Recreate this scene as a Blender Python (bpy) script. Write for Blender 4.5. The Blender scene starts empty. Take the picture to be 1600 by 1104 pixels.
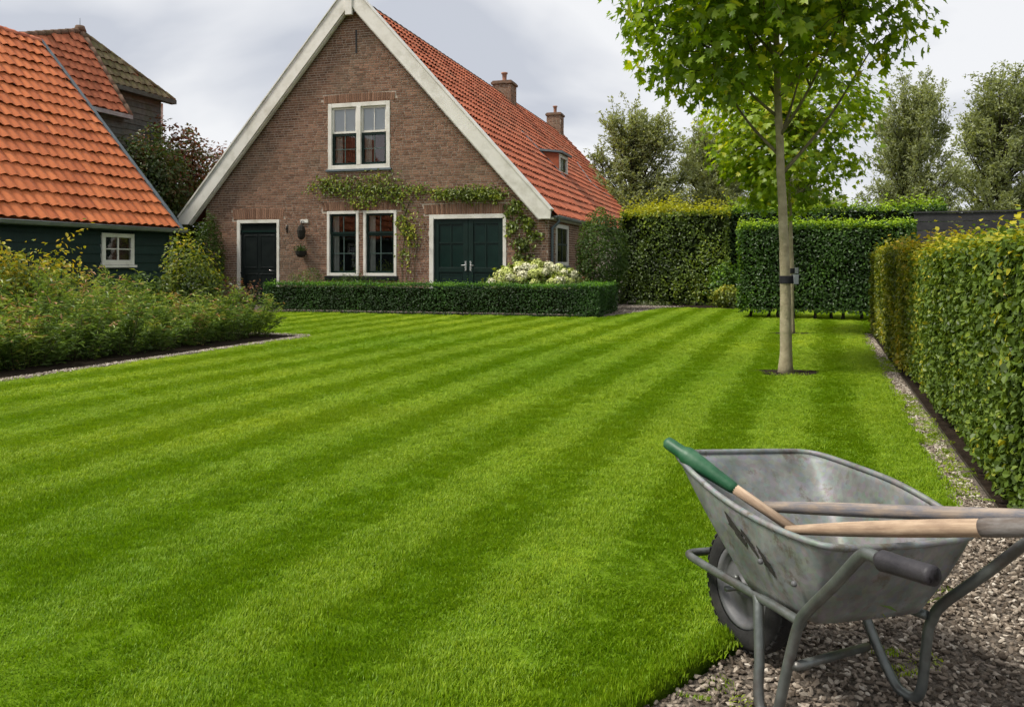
import bpy, math, random
import numpy as np
from mathutils import Matrix, Vector, Euler

R = math.radians
scene = bpy.context.scene
COL = scene.collection
rng = np.random.default_rng(11)

# ------------------------------------------------------------------ camera
cd = bpy.data.cameras.new('camera')
cd.sensor_width = 36.0
cd.lens = 28.8
cd.shift_y = -142 / 1600
cd.clip_end = 2000
cam = bpy.data.objects.new('camera', cd)
cam.location = (0, 0, 1.3)
cam.rotation_euler = (R(90), 0, 0)
COL.objects.link(cam)
scene.camera = cam

# ------------------------------------------------------------------ sky
SUN_DIR = Vector((-0.62, -0.16, 0.88)).normalized()     # towards the sun
w = bpy.data.worlds.new('World')
scene.world = w
w.use_nodes = True
nt = w.node_tree
nt.nodes.clear()
def WN(t, **k):
    n = nt.nodes.new(t)
    for a, b in k.items():
        setattr(n, a, b)
    return n
wo = WN('ShaderNodeOutputWorld')
bg = WN('ShaderNodeBackground')
bg.inputs['Strength'].default_value = 0.1
sky = WN('ShaderNodeTexSky', sky_type='NISHITA')
sky.sun_disc = False
sky.sun_elevation = math.asin(SUN_DIR.z)
sky.sun_rotation = math.atan2(SUN_DIR.x, SUN_DIR.y)
tc = WN('ShaderNodeTexCoord')
sep = WN('ShaderNodeSeparateXYZ')
nt.links.new(tc.outputs['Generated'], sep.inputs[0])
den = WN('ShaderNodeMath', operation='ADD'); den.inputs[1].default_value = 0.22
mx = WN('ShaderNodeMath', operation='MAXIMUM'); mx.inputs[1].default_value = 0.0
nt.links.new(sep.outputs['Z'], mx.inputs[0]); nt.links.new(mx.outputs[0], den.inputs[0])
dx = WN('ShaderNodeMath', operation='DIVIDE'); dy = WN('ShaderNodeMath', operation='DIVIDE')
nt.links.new(sep.outputs['X'], dx.inputs[0]); nt.links.new(den.outputs[0], dx.inputs[1])
nt.links.new(sep.outputs['Y'], dy.inputs[0]); nt.links.new(den.outputs[0], dy.inputs[1])
cmb = WN('ShaderNodeCombineXYZ')
nt.links.new(dx.outputs[0], cmb.inputs[0]); nt.links.new(dy.outputs[0], cmb.inputs[1])
cmb.inputs[2].default_value = 3.7
nz = WN('ShaderNodeTexNoise'); nz.inputs['Scale'].default_value = 1.05
nz.inputs['Detail'].default_value = 5; nz.inputs['Roughness'].default_value = 0.45
nz.inputs['Distortion'].default_value = 0.4
nt.links.new(cmb.outputs[0], nz.inputs['Vector'])
rp = WN('ShaderNodeValToRGB')
rp.color_ramp.elements[0].position = 0.38; rp.color_ramp.elements[0].color = (0.51, 0.535, 0.595, 1)
rp.color_ramp.elements[1].position = 0.54; rp.color_ramp.elements[1].color = (0.79, 0.797, 0.815, 1)
nt.links.new(nz.outputs['Fac'], rp.inputs[0])
sc8 = WN('ShaderNodeVectorMath', operation='SCALE'); sc8.inputs['Scale'].default_value = 6.1
nt.links.new(rp.outputs[0], sc8.inputs[0])
mix = WN('ShaderNodeMixRGB'); mix.inputs[0].default_value = 0.97
nt.links.new(sky.outputs[0], mix.inputs[1]); nt.links.new(sc8.outputs[0], mix.inputs[2])
nt.links.new(mix.outputs[0], bg.inputs[0]); nt.links.new(bg.outputs[0], wo.inputs[0])

# ------------------------------------------------------------------ sun, exposure
sd = bpy.data.lights.new('sun', 'SUN')
sd.energy = 2.5
sd.angle = R(14)
sd.color = (1.0, 0.95, 0.86)
so = bpy.data.objects.new('sun', sd)
so.rotation_euler = SUN_DIR.to_track_quat('Z', 'Y').to_euler()
so.location = (0, 0, 30)
COL.objects.link(so)
scene.view_settings.view_transform = 'Standard'
scene.view_settings.look = 'None'
scene.view_settings.exposure = 0.92
scene.view_settings.gamma = 1.0
scene.view_settings.use_curve_mapping = False
scene.render.engine = 'CYCLES'
scene.cycles.max_bounces = 6
scene.cycles.transparent_max_bounces = 8
scene.cycles.diffuse_bounces = 3
scene.cycles.use_adaptive_sampling = True
scene.cycles.adaptive_threshold = 0.03
scene.cycles.use_denoising = True

# ================================================================== helpers
def lin(r, g, b):
    f = lambda c: (c / 255 / 12.92) if c / 255 <= 0.04045 else ((c / 255 + 0.055) / 1.055) ** 2.4
    return (f(r), f(g), f(b), 1.0)

def mesh_uniform(name, V, Fc, mat=None, tint=None, smooth=False):
    """V (n,3), Fc (m,k) with one polygon size"""
    V = np.asarray(V, dtype=np.float32); Fc = np.asarray(Fc, dtype=np.int32)
    me = bpy.data.meshes.new(name)
    k = Fc.shape[1]
    me.vertices.add(len(V)); me.vertices.foreach_set('co', V.ravel())
    me.loops.add(Fc.size); me.loops.foreach_set('vertex_index', Fc.ravel())
    me.polygons.add(len(Fc))
    me.polygons.foreach_set('loop_start', np.arange(0, Fc.size, k, dtype=np.int32))
    try:
        me.polygons.foreach_set('loop_total', np.full(len(Fc), k, dtype=np.int32))
    except Exception:
        pass
    if tint is not None:
        at = me.attributes.new('tint', 'FLOAT', 'POINT')
        at.data.foreach_set('value', np.asarray(tint, dtype=np.float32))
    me.update(calc_edges=True)
    me.polygons.foreach_set('use_smooth', np.full(len(Fc), bool(smooth)))
    if mat: me.materials.append(mat)
    return me

class MB:
    """collects polygons of any size"""
    def __init__(s): s.v = []; s.f = []
    def add(s, V, F):
        o = len(s.v); s.v += [tuple(map(float, p)) for p in V]; s.f += [tuple(i + o for i in f) for f in F]; return s
    def box(s, x0, x1, y0, y1, z0, z1):
        return s.add([(x0,y0,z0),(x1,y0,z0),(x1,y1,z0),(x0,y1,z0),(x0,y0,z1),(x1,y0,z1),(x1,y1,z1),(x0,y1,z1)],
            [(0,3,2,1),(4,5,6,7),(0,1,5,4),(1,2,6,5),(2,3,7,6),(3,0,4,7)])
    def prism(s, poly, off):
        """poly: 3d points, extruded by the vector off"""
        n = len(poly); P = [Vector(p) for p in poly]; o = Vector(off)
        return s.add([*P, *[p + o for p in P]], [tuple(range(n))[::-1], tuple(range(n, 2*n))] + [(i, (i+1) % n, n + (i+1) % n, n + i) for i in range(n)])
    def tube(s, pts, rad, seg=10, cap=True, closed=False):
        P = [Vector(p) for p in pts]; n = len(P)
        rad = [rad]*n if isinstance(rad, (int, float)) else list(rad)
        V = []; prev = None
        for i in range(n):
            if closed: d = P[(i+1) % n] - P[i-1]
            else: d = P[min(i+1, n-1)] - P[max(i-1, 0)]
            d.normalize()
            if prev is None:
                a = d.orthogonal().normalized()
            else:
                a = prev - d * prev.dot(d)
                a = a.normalized() if a.length > 1e-6 else d.orthogonal().normalized()
            prev = a; b = d.cross(a)
            for j in range(seg):
                t = 2*math.pi*j/seg
                V.append(P[i] + (a*math.cos(t) + b*math.sin(t))*rad[i])
        F = []
        for i in range(n if closed else n-1):
            for j in range(seg):
                k = (i+1) % n
                F.append((i*seg+j, i*seg+(j+1) % seg, k*seg+(j+1) % seg, k*seg+j))
        if cap and not closed:
            F.append(tuple(range(seg))[::-1]); F.append(tuple(range((n-1)*seg, n*seg)))
        return s.add(V, F)
    def lathe(s, prof, seg=24, M=None):
        """prof: (r,z) list, about z; M: optional matrix"""
        V = []; n = len(prof)
        for (r, z) in prof:
            for j in range(seg):
                t = 2*math.pi*j/seg; p = Vector((r*math.cos(t), r*math.sin(t), z))
                V.append(M @ p if M else p)
        F = [(i*seg+j, i*seg+(j+1) % seg, (i+1)*seg+(j+1) % seg, (i+1)*seg+j) for i in range(n-1) for j in range(seg)]
        return s.add(V, F)
    def mesh(s, name, mat, smooth=False):
        me = bpy.data.meshes.new(name); me.from_pydata(s.v, [], s.f); me.update()
        if smooth:
            me.polygons.foreach_set('use_smooth', np.full(len(me.polygons), True))
        if mat: me.materials.append(mat)
        return me
    def build(s, name, mat, parent=None, smooth=False, bevel=0):
        o = link(name, s.mesh(name, mat, smooth), parent)
        if bevel:
            m = o.modifiers.new('bevel', 'BEVEL'); m.width = bevel; m.segments = 2; m.limit_method = 'ANGLE'
        return o

def link(name, data, parent=None):
    o = bpy.data.objects.new(name, data); COL.objects.link(o)
    if parent: o.parent = parent
    return o
def tag(o, label, cat, group=None):
    o['label'] = label; o['category'] = cat
    if group: o['group'] = group
    return o
def thing(name, label, cat, loc=(0, 0, 0), rz=0, group=None, rot=None):
    o = link(name, None); o.location = loc
    o.rotation_euler = rot if rot else (0, 0, rz)
    o.empty_display_size = 0.2
    return tag(o, label, cat, group)
def structure(o): o['kind'] = 'structure'; return o
def stuff(o): o['kind'] = 'stuff'; return o

def catmull(P, n=8, closed=False):
    P = [Vector(p) for p in P]; m = len(P); out = []
    for i in range(m if closed else m-1):
        p1, p2 = P[i], P[(i+1) % m]
        p0 = P[i-1] if (closed or i > 0) else p1*2-p2
        p3 = P[(i+2) % m] if (closed or i+2 < m) else p2*2-p1
        for k in range(n):
            t = k/n
            out.append(0.5*((2*p1) + (p2-p0)*t + (2*p0-5*p1+4*p2-p3)*t*t + (3*p1-p0-3*p2+p3)*t**3))
    if not closed: out.append(P[-1])
    return out

# ------------------------------------------------------------------ materials
class NT:
    def __init__(s, name):
        s.m = bpy.data.materials.new(name); s.m.use_nodes = True
        s.t = s.m.node_tree; s.t.nodes.clear()
        s.out = s.n('ShaderNodeOutputMaterial')
    def n(s, t, ins=None, **k):
        nd = s.t.nodes.new(t)
        for a, b in k.items(): setattr(nd, a, b)
        for a, b in (ins or {}).items():
            if isinstance(b, bpy.types.NodeSocket): s.t.links.new(b, nd.inputs[a])
            else: nd.inputs[a].default_value = b
        return nd
    def noise(s, scale, detail=4, rough=0.55, coord='Object', dist=0.0):
        c = s.n('ShaderNodeTexCoord')
        return s.n('ShaderNodeTexNoise', {'Vector': c.outputs[coord], 'Scale': scale, 'Detail': detail, 'Roughness': rough, 'Distortion': dist}).outputs['Fac']
    def ramp(s, fac, stops):
        r = s.n('ShaderNodeValToRGB', {0: fac}); e = r.color_ramp.elements
        while len(e) < len(stops): e.new(0.5)
        for x, (p, c) in zip(e, stops): x.position = p; x.color = c
        return r.outputs[0]
    def mix(s, fac, a, b, mode='MIX'):
        return s.n('ShaderNodeMixRGB', {0: fac, 1: a, 2: b}, blend_type=mode).outputs[0]
    def math(s, op, a, b=0.0):
        return s.n('ShaderNodeMath', {0: a, 1: b}, operation=op).outputs[0]
    def tint(s, src):
        if src == 'attr': return s.n('ShaderNodeAttribute', attribute_name='tint').outputs['Fac']
        if src == 'inst': return s.n('ShaderNodeAttribute', attribute_name='tint', attribute_type='INSTANCER').outputs['Fac']
        return s.n('ShaderNodeObjectInfo').outputs['Random']
    def surf(s, sock): s.t.links.new(sock, s.out.inputs[0]); return s.m

def g(c, k):
    return (min(1, c[0]*k), min(1, c[1]*k), min(1, c[2]*k), 1)

def pm(name, c1, c2, scale=8, rough=0.7, bump=0.0, bscale=40, metallic=0, src=None, tintw=0.6, detail=5, spec=0.3, dirt=None, dirt_scale=1.5, dirt_amt=0.5, coord='Object'):
    """painted / mineral surface: two tones mixed by noise (and a per-piece tint), optional stains and relief"""
    N = NT(name)
    fac = N.noise(scale, detail, coord=coord)
    fac = N.n('ShaderNodeMapRange', {0: fac, 1: 0.3, 2: 0.7}).outputs[0]
    if src:
        t = N.tint(src)
        fac = N.math('ADD', N.math('MULTIPLY', t, tintw), N.math('MULTIPLY', fac, 1-tintw))
    col = N.mix(fac, c1, c2)
    if dirt:
        d = N.noise(dirt_scale, 6, 0.65, coord=coord)
        d = N.n('ShaderNodeMapRange', {0: d, 1: 0.48, 2: 0.72, 4: dirt_amt}).outputs[0]
        col = N.mix(d, col, dirt)
    b = N.n('ShaderNodeBsdfPrincipled', {'Base Color': col, 'Roughness': rough, 'Metallic': metallic, 'Specular IOR Level': spec})
    if bump:
        h = N.noise(bscale, 4, 0.6, coord=coord)
        bp = N.n('ShaderNodeBump', {'Height': h, 'Strength': bump, 'Distance': 0.02})
        N.t.links.new(bp.outputs[0], b.inputs['Normal'])
    return N.surf(b.outputs[0])

LB = 1.25
def leafmat(name, stops, src='attr', trans=0.35, gloss=0.025, rough=0.45):
    N = NT(name)
    t = N.tint(src)
    stops = [(p, (min(1, c[0]*LB*1.04), min(1, c[1]*LB), c[2]*LB*.9, 1)) for p, c in stops]
    col = N.ramp(t, stops)
    d = N.n('ShaderNodeBsdfDiffuse', {0: col})
    tc = N.mix(1.0, col, (1.4, 1.35, 0.45, 1), 'MULTIPLY')
    tr = N.n('ShaderNodeBsdfTranslucent', {0: tc})
    m1 = N.n('ShaderNodeMixShader', {0: trans, 1: d.outputs[0], 2: tr.outputs[0]})
    gl = N.n('ShaderNodeBsdfGlossy', {0: (1, 1, 1, 1), 'Roughness': rough})
    m2 = N.n('ShaderNodeMixShader', {0: gloss, 1: m1.outputs[0], 2: gl.outputs[0]})
    return N.surf(m2.outputs[0])

def C(r, g_, b): return (r, g_, b, 1)

M = {}
BR1, BR2 = C(.120, .062, .040), C(.330, .190, .125)
for src in ('attr', 'object'):
    M['brick_'+src] = pm('brick_'+src, BR1, BR2, 14, .9, .4, 60, src=src, tintw=.75, spec=.1, dirt=C(.13, .125, .085), dirt_scale=.55, dirt_amt=.45)
    M['tile_'+src] = pm('orange_tile_'+src, C(.37, .090, .027), C(.60, .175, .055), 9, .65, .12, 70, src=src, tintw=.7, spec=.3, dirt=C(.22, .085, .04), dirt_scale=.9, dirt_amt=.45)
    M['redtile_'+src] = pm('red_tile_'+src, C(.27, .070, .034), C(.53, .165, .085), 9, .75, .12, 70, src=src, tintw=.7, spec=.2, dirt=C(.17, .10, .06), dirt_scale=.7, dirt_amt=.75)
M['moss_tile'] = pm('mossy_tile', C(.055, .05, .025), C(.22, .175, .11), 5, .95, .5, 30, src='object', tintw=.5, dirt=C(.085, .10, .02), dirt_scale=3.2, dirt_amt=.85, spec=.1)
M['old_tile'] = pm('weathered_tile', C(.20, .065, .035), C(.52, .17, .085), 6, .85, .3, 40, src='object', tintw=.6, dirt=C(.10, .085, .03), dirt_scale=1.6, dirt_amt=.8, spec=.1)
M['ridge'] = pm('ridge_tile', C(.10, .075, .055), C(.22, .13, .09), 5, .9, .4, 30, dirt=C(.10, .10, .04), dirt_scale=3, spec=.1)
M['mortar'] = pm('mortar', C(.38, .32, .26), C(.54, .46, .38), 25, .95, .3, 90, dirt=C(.15, .14, .09), dirt_scale=.6, spec=.1)
M['white'] = pm('white_paint', C(.66, .64, .57), C(.74, .72, .66), 3, .45, .05, 30, dirt=C(.36, .34, .26), dirt_scale=2.4, dirt_amt=.5)
M['dkgreen'] = pm('dark_green_paint', C(.003, .013, .010), C(.005, .021, .016), 4, .45, .05, 25, spec=.25)
M['barpaint'] = pm('grey_green_paint', C(.05, .085, .075), C(.09, .13, .115), 5, .4)  # dark green bars, colour lightened to imitate sky reflected on them
M['black'] = pm('black_paint', C(.006, .009, .009), C(.012, .016, .015), 4, .35, spec=.4)
M['boards'] = pm('tarred_board', C(.004, .019, .015), C(.010, .034, .027), 5, .6, .2, 20, src='object', tintw=.5, spec=.3)
M['greyboard'] = pm('weathered_board', C(.045, .06, .055), C(.13, .14, .125), 7, .9, .3, 25, src='object', tintw=.4, spec=.1, dirt=C(.06, .08, .03))
M['fence'] = pm('fence_board', C(.035, .035, .038), C(.075, .073, .075), 5, .85, .3, 25, src='object', tintw=.5, spec=.1)
M['zinc'] = pm('zinc', C(.20, .225, .235), C(.32, .345, .35), 4, .5, spec=.4, metallic=.25, dirt=C(.14, .15, .14))
M['lead'] = pm('lead', C(.075, .10, .115), C(.13, .16, .175), 5, .55, .1, 30, spec=.4)
M['blind'] = pm('white_blind', C(.80, .80, .86), C(.86, .86, .90), 2, .9)
M['curtain'] = pm('curtain_cloth', C(.55, .53, .50), C(.70, .68, .64), 6, .95)
M['redcurtain'] = pm('brown_red_curtain', C(.16, .05, .035), C(.26, .09, .065), 6, .95)  # red reflection in the glass, put into the colour of a sheet behind it
M['room'] = pm('dark_room', C(.012, .010, .008), C(.03, .025, .02), 2, .9)
M['chrome'] = pm('chrome', C(.6, .6, .6), C(.7, .7, .7), 5, .2, metallic=1)
M['soil'] = pm('soil', C(.012, .008, .005), C(.034, .024, .016), 14, 1.0, 1.0, 40, spec=.1)
M['ground'] = pm('ground', C(.05, .06, .02), C(.09, .10, .035), 1.5, .95, .6, 12, spec=.1)
M['turf'] = pm('turf', C(.07, .13, .004), C(.13, .22, .008), 18, .95, .6, 60, spec=.1)
M['gravelbed'] = pm('gravel_bed', C(.05, .042, .032), C(.24, .20, .165), 55, .95, 1.0, 60, spec=.1, detail=3)
M['galv'] = None
M['rubber'] = pm('rubber', C(.012, .012, .012), C(.028, .027, .026), 12, .8, .2, 60, spec=.3, dirt=C(.09, .08, .065), dirt_scale=5, dirt_amt=.5)
M['rim'] = pm('grey_rim', C(.07, .072, .075), C(.14, .14, .145), 8, .5, .1, 40, spec=.4, dirt=C(.10, .07, .05), dirt_scale=6)
M['pipe'] = pm('galvanised_pipe', C(.10, .112, .105), C(.19, .205, .195), 14, .42, .1, 70, metallic=.55, spec=.5, dirt=C(.10, .075, .065), dirt_scale=9, dirt_amt=.8)
M['grip'] = pm('grip_rubber', C(.020, .018, .022), C(.05, .046, .05), 12, .55, .15, 60, spec=.4)
M['greenplastic'] = pm('green_plastic', C(.006, .055, .020), C(.014, .11, .042), 9, .5, .05, 60, spec=.5, dirt=C(.10, .16, .10), dirt_scale=9, dirt_amt=.5)
M['bark'] = pm('bark', C(.24, .205, .125), C(.40, .35, .23), 9, .95, .5, 35, spec=.1, dirt=C(.16, .17, .08), dirt_scale=5, dirt_amt=.6)
M['darkbark'] = pm('dark_bark', C(.03, .025, .018), C(.07, .06, .045), 9, .95, .6, 25, spec=.1)
M['limb'] = pm('limb_bark', C(.10, .095, .05), C(.20, .175, .10), 9, .95, .4, 35, spec=.1)
M['twig'] = pm('twig', C(.05, .055, .02), C(.10, .085, .04), 9, .9)
M['strap'] = pm('black_strap', C(.008, .008, .010), C(.02, .02, .024), 9, .6)
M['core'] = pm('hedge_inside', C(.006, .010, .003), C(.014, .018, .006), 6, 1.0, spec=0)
M['terracotta'] = pm('terracotta_pot', C(.25, .12, .08), C(.38, .20, .14), 8, .85)
M['basket'] = pm('dark_wicker', C(.01, .011, .009), C(.035, .03, .022), 30, .9, .6, 60)

def woodmat(name, c1, c2, dirt, dirt_amt):
    N = NT(name)
    c = N.n('ShaderNodeTexCoord')
    mp = N.n('ShaderNodeMapping', {'Vector': c.outputs['Object'], 'Scale': (60, 60, 3)})
    f = N.n('ShaderNodeTexNoise', {'Vector': mp.outputs[0], 'Scale': 1.0, 'Detail': 6, 'Roughness': .6}).outputs['Fac']
    f2 = N.n('ShaderNodeMapRange', {0: f, 1: .3, 2: .7}).outputs[0]
    col = N.mix(f2, c1, c2)
    mp2 = N.n('ShaderNodeMapping', {'Vector': c.outputs['Object'], 'Scale': (22, 22, 7)})
    d = N.n('ShaderNodeTexNoise', {'Vector': mp2.outputs[0], 'Scale': 1.0, 'Detail': 7, 'Roughness': .7}).outputs['Fac']
    d = N.n('ShaderNodeMapRange', {0: d, 1: .40, 2: .62, 4: dirt_amt}).outputs[0]
    col = N.mix(d, col, dirt)
    bp = N.n('ShaderNodeBump', {'Height': f, 'Strength': .25, 'Distance': .004})
    b = N.n('ShaderNodeBsdfPrincipled', {'Base Color': col, 'Roughness': .7, 'Specular IOR Level': .25, 'Normal': bp.outputs[0]})
    return N.surf(b.outputs[0])
M['woodgrey'] = woodmat('weathered_ash', C(.17, .13, .10), C(.38, .31, .25), C(.085, .105, .145), .85)
M['woodpale'] = woodmat('pale_ash', C(.30, .20, .125), C(.55, .42, .30), C(.19, .125, .085), .65)
M['wooddark'] = woodmat('dark_socket', C(.06, .05, .045), C(.16, .13, .11), C(.30, .29, .28), .5)

def galv():
    N = NT('galvanised_sheet')
    c = N.n('ShaderNodeTexCoord')
    vo = N.n('ShaderNodeTexVoronoi', {'Vector': c.outputs['Object'], 'Scale': 55})
    f = N.noise(5, 6, .65)
    col = N.ramp(f, [(.30, C(.10, .11, .098)), (.50, C(.185, .195, .185)), (.72, C(.31, .32, .32))])
    col = N.mix(.12, col, vo.outputs['Color'], 'SOFT_LIGHT')
    st = N.noise(13, 6, .7)
    st = N.n('ShaderNodeMapRange', {0: st, 1: .56, 2: .66, 4: .75}).outputs[0]
    col = N.mix(st, col, C(.11, .085, .06))
    ro = N.n('ShaderNodeMapRange', {0: f, 3: .50, 4: .70}).outputs[0]
    bp = N.n('ShaderNodeBump', {'Height': N.noise(7, 3, .5), 'Strength': .4, 'Distance': .02})
    b = N.n('ShaderNodeBsdfPrincipled', {'Base Color': col, 'Roughness': ro, 'Metallic': .35, 'Specular IOR Level': .5, 'Normal': bp.outputs[0]})
    return N.surf(b.outputs[0])
M['galv'] = galv()

def glass():
    N = NT('window_glass')
    fr = N.n('ShaderNodeFresnel', {'IOR': 1.55})
    f = N.math('ADD', N.math('MULTIPLY', fr.outputs[0], 1.1), .05)
    tr = N.n('ShaderNodeBsdfTransparent', {0: C(.78, .82, .80)})
    gl = N.n('ShaderNodeBsdfGlossy', {0: C(.9, .92, .95), 'Roughness': .03})
    m = N.n('ShaderNodeMixShader', {0: f, 1: tr.outputs[0], 2: gl.outputs[0]})
    return N.surf(m.outputs[0])
M['glass'] = glass()
M['darkglass'] = pm('dark_green_glass', C(.003, .014, .011), C(.006, .022, .017), 3, .25, spec=.2)

# leaf colours: tint 0..1
M['l_box'] = leafmat('box_leaf', [(0, C(.010, .028, .006)), (.55, C(.026, .075, .010)), (.85, C(.050, .14, .014)), (1, C(.13, .28, .02))], trans=.25)
M['l_horn'] = leafmat('hornbeam_leaf', [(0, C(.014, .036, .006)), (.5, C(.040, .098, .010)), (.8, C(.095, .19, .014)), (1, C(.24, .36, .025))], trans=.3)
M['l_beech'] = leafmat('beech_leaf', [(0, C(.020, .036, .006)), (.45, C(.065, .11, .012)), (.75, C(.16, .23, .018)), (1, C(.30, .32, .025))], trans=.35)
for src in ('attr', 'object'):
    M['l_hedge_'+src] = leafmat('hedge_leaf_'+src, [(0, C(.034, .058, .010)), (.45, C(.075, .125, .020)), (.78, C(.14, .20, .028)), (1, C(.34, .31, .03))], src=src, trans=.3, gloss=.018)
    M['l_maple_'+src] = leafmat('maple_leaf_'+src, [(0, C(.065, .125, .006)), (.5, C(.13, .22, .008)), (.85, C(.25, .34, .012)), (1, C(.42, .41, .03))], src=src, trans=.55, gloss=.02)
M['l_yellow'] = leafmat('yellowing_leaf', [(0, C(.045, .070, .010)), (.4, C(.13, .16, .016)), (.75, C(.28, .27, .02)), (1, C(.42, .27, .03))], trans=.35)
M['l_willow'] = leafmat('willow_leaf', [(0, C(.14, .172, .085)), (.5, C(.23, .27, .135)), (.85, C(.24, .28, .13)), (1, C(.34, .37, .22))], trans=.45, gloss=.04)
M['l_feather'] = leafmat('perennial_leaf', [(0, C(.040, .075, .018)), (.45, C(.098, .168, .036)), (.75, C(.18, .265, .055)), (.93, C(.27, .29, .08)), (1, C(.30, .19, .12))], trans=.35)
M['l_shrub'] = leafmat('shrub_leaf', [(0, C(.028, .05, .012)), (.45, C(.085, .13, .022)), (.75, C(.22, .25, .022)), (1, C(.42, .33, .03))], trans=.35)
M['l_copper'] = leafmat('copper_leaf', [(0, C(.022, .038, .012)), (.5, C(.05, .085, .02)), (.75, C(.10, .07, .04)), (1, C(.19, .075, .06))], trans=.3)
M['l_vine'] = leafmat('vine_leaf', [(0, C(.045, .065, .012)), (.5, C(.105, .15, .016)), (.85, C(.20, .25, .02)), (1, C(.30, .30, .03))], trans=.35)
M['l_dark'] = leafmat('evergreen_leaf', [(0, C(.018, .036, .008)), (.6, C(.048, .092, .016)), (.9, C(.10, .16, .03)), (1, C(.20, .25, .07))], trans=.3, gloss=.02)
M['petal'] = pm('hydrangea_petal', C(.72, .70, .44), C(.88, .85, .66), 30, .8, src='object', tintw=.6)
M['petalgreen'] = pm('lime_hydrangea_petal', C(.50, .56, .14), C(.70, .72, .30), 30, .8, src='object', tintw=.6)
M['purple'] = pm('purple_flower', C(.10, .06, .13), C(.20, .13, .22), 30, .8)

# ------------------------------------------------------------------ leaves
LEAF = {
 'rhomb': (np.array([(0,0,0),(.5,.45,.12),(0,1,0),(-.5,.45,.12)], float), np.array([(0,1,2),(0,2,3)])),
 'oval': (np.array([(0,0,0),(.36,.28,.10),(.40,.62,.10),(0,1,-.05),(-.40,.62,.10),(-.36,.28,.10)], float), np.array([(0,1,2),(0,2,3),(0,3,4),(0,4,5)])),
 'maple': (np.array([(0,0,0),(.30,.02,.03),(.62,.22,.05),(.36,.34,.02),(.52,.72,.06),(.18,.58,.0),(0,1.05,-.06),(-.18,.58,.0),(-.52,.72,.06),(-.36,.34,.02),(-.62,.22,.05),(-.30,.02,.03)], float),
           np.array([(0,1,3),(1,2,3),(0,3,5),(3,4,5),(0,5,7),(5,6,7),(0,7,9),(7,8,9),(0,9,11),(9,10,11)])),
}
def nrm(a):
    return a / np.maximum(np.linalg.norm(a, axis=1, keepdims=True), 1e-9)
def leaf_frames(Nrm, up, jit, rg, droop=None):
    n = len(Nrm)
    N_ = nrm(Nrm + rg.normal(0, jit, (n, 3)))
    d = rg.normal(0, 1, (n, 3)) if droop is None else nrm(rg.normal(0, .6, (n, 3)) + droop)
    d = nrm(d - N_ * np.sum(d * N_, axis=1, keepdims=True))
    return N_, d, np.cross(d, N_)
def leaf_geo(P, Nrm, size, rg, shape='rhomb', aspect=.55, jit=.6, droop=None):
    T, F = LEAF[shape]
    N_, d, x = leaf_frames(Nrm, None, jit, rg, droop)
    size = np.broadcast_to(size, (len(P),))[:, None, None]
    asp = aspect if shape != 'maple' else 1.0
    V = P[:, None, :] + size*(T[None, :, 0:1]*asp*x[:, None, :] + T[None, :, 1:2]*d[:, None, :] + T[None, :, 2:3]*N_[:, None, :])
    k = len(T)
    FF = (F[None] + (np.arange(len(P))*k)[:, None, None]).reshape(-1, 3)
    return V.reshape(-1, 3), FF
def leaf_obj(name, P, Nrm, size, tint, mat, parent, rg, shape='rhomb', aspect=.55, jit=.6, droop=None):
    V, F = leaf_geo(np.asarray(P, float), np.asarray(Nrm, float), size, rg, shape, aspect, jit, droop)
    me = mesh_uniform(name, V, F, mat, np.repeat(np.clip(tint, 0, 1), len(LEAF[shape][0])))
    return stuff(link(name, me, parent))
def single_leaves(P, Nrm, size, rg, shape, aspect, jit, mat, parent, name='leaf', droop=None):
    """large leaves as objects of their own that share one mesh"""
    T, F = LEAF[shape]
    T = T.copy(); T[:, 0] *= aspect if shape != 'maple' else 1
    me = mesh_uniform(name, T, F, mat)
    N_, d, x = leaf_frames(np.asarray(Nrm, float), None, jit, rg, droop)
    for i in range(len(P)):
        m = Matrix(((x[i][0], d[i][0], N_[i][0], P[i][0]), (x[i][1], d[i][1], N_[i][1], P[i][1]), (x[i][2], d[i][2], N_[i][2], P[i][2]), (0, 0, 0, 1)))
        o = link(name, me, parent); o.matrix_local = m @ Matrix.Diagonal((size[i], size[i], size[i], 1))

def smooth_noise(P, scale, seed):
    """cheap band-limited noise in -1..1"""
    rg = np.random.default_rng(seed); out = np.zeros(len(P)); P = np.asarray(P)
    for k in range(7):
        d = rg.normal(0, 1, 3); d /= np.linalg.norm(d)
        out += np.sin((P @ d)*scale*rg.uniform(.6, 1.7) + rg.uniform(0, 6.28))
    return out/3.0

# ------------------------------------------------------------------ placing many alike pieces
def put_pieces(name, T, F, mats_ind, mats_stuff, mtx, parent, n_ind, order_key, rest_name, rg, smooth=False):
    """the first n_ind (by order_key) as objects sharing one mesh, the rest joined"""
    idx = sorted(range(len(mtx)), key=lambda i: order_key[i])
    me = bpy.data.meshes.new(name); me.from_pydata([tuple(p) for p in T], [], F); me.update()
    if smooth: me.polygons.foreach_set('use_smooth', np.full(len(me.polygons), True))
    me.materials.append(mats_ind)
    for i in idx[:n_ind]:
        o = link(name, me, parent); o.matrix_local = mtx[i]
    rest = idx[n_ind:]
    if rest:
        TT = np.array([(*p, 1) for p in T])
        k = len(T)
        V = np.concatenate([(np.array(mtx[i]) @ TT.T).T[:, :3] for i in rest])
        tri = [t for f in F for t in ([f] if len(f) == 3 else [(f[0], f[j], f[j+1]) for j in range(1, len(f)-1)])]
        tri = np.array(tri)
        FF = (tri[None] + (np.arange(len(rest))*k)[:, None, None]).reshape(-1, 3)
        m2 = mesh_uniform(rest_name, V, FF, mats_stuff, np.repeat(rg.random(len(rest)), k), smooth)
        stuff(link(rest_name, m2, parent))

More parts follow.
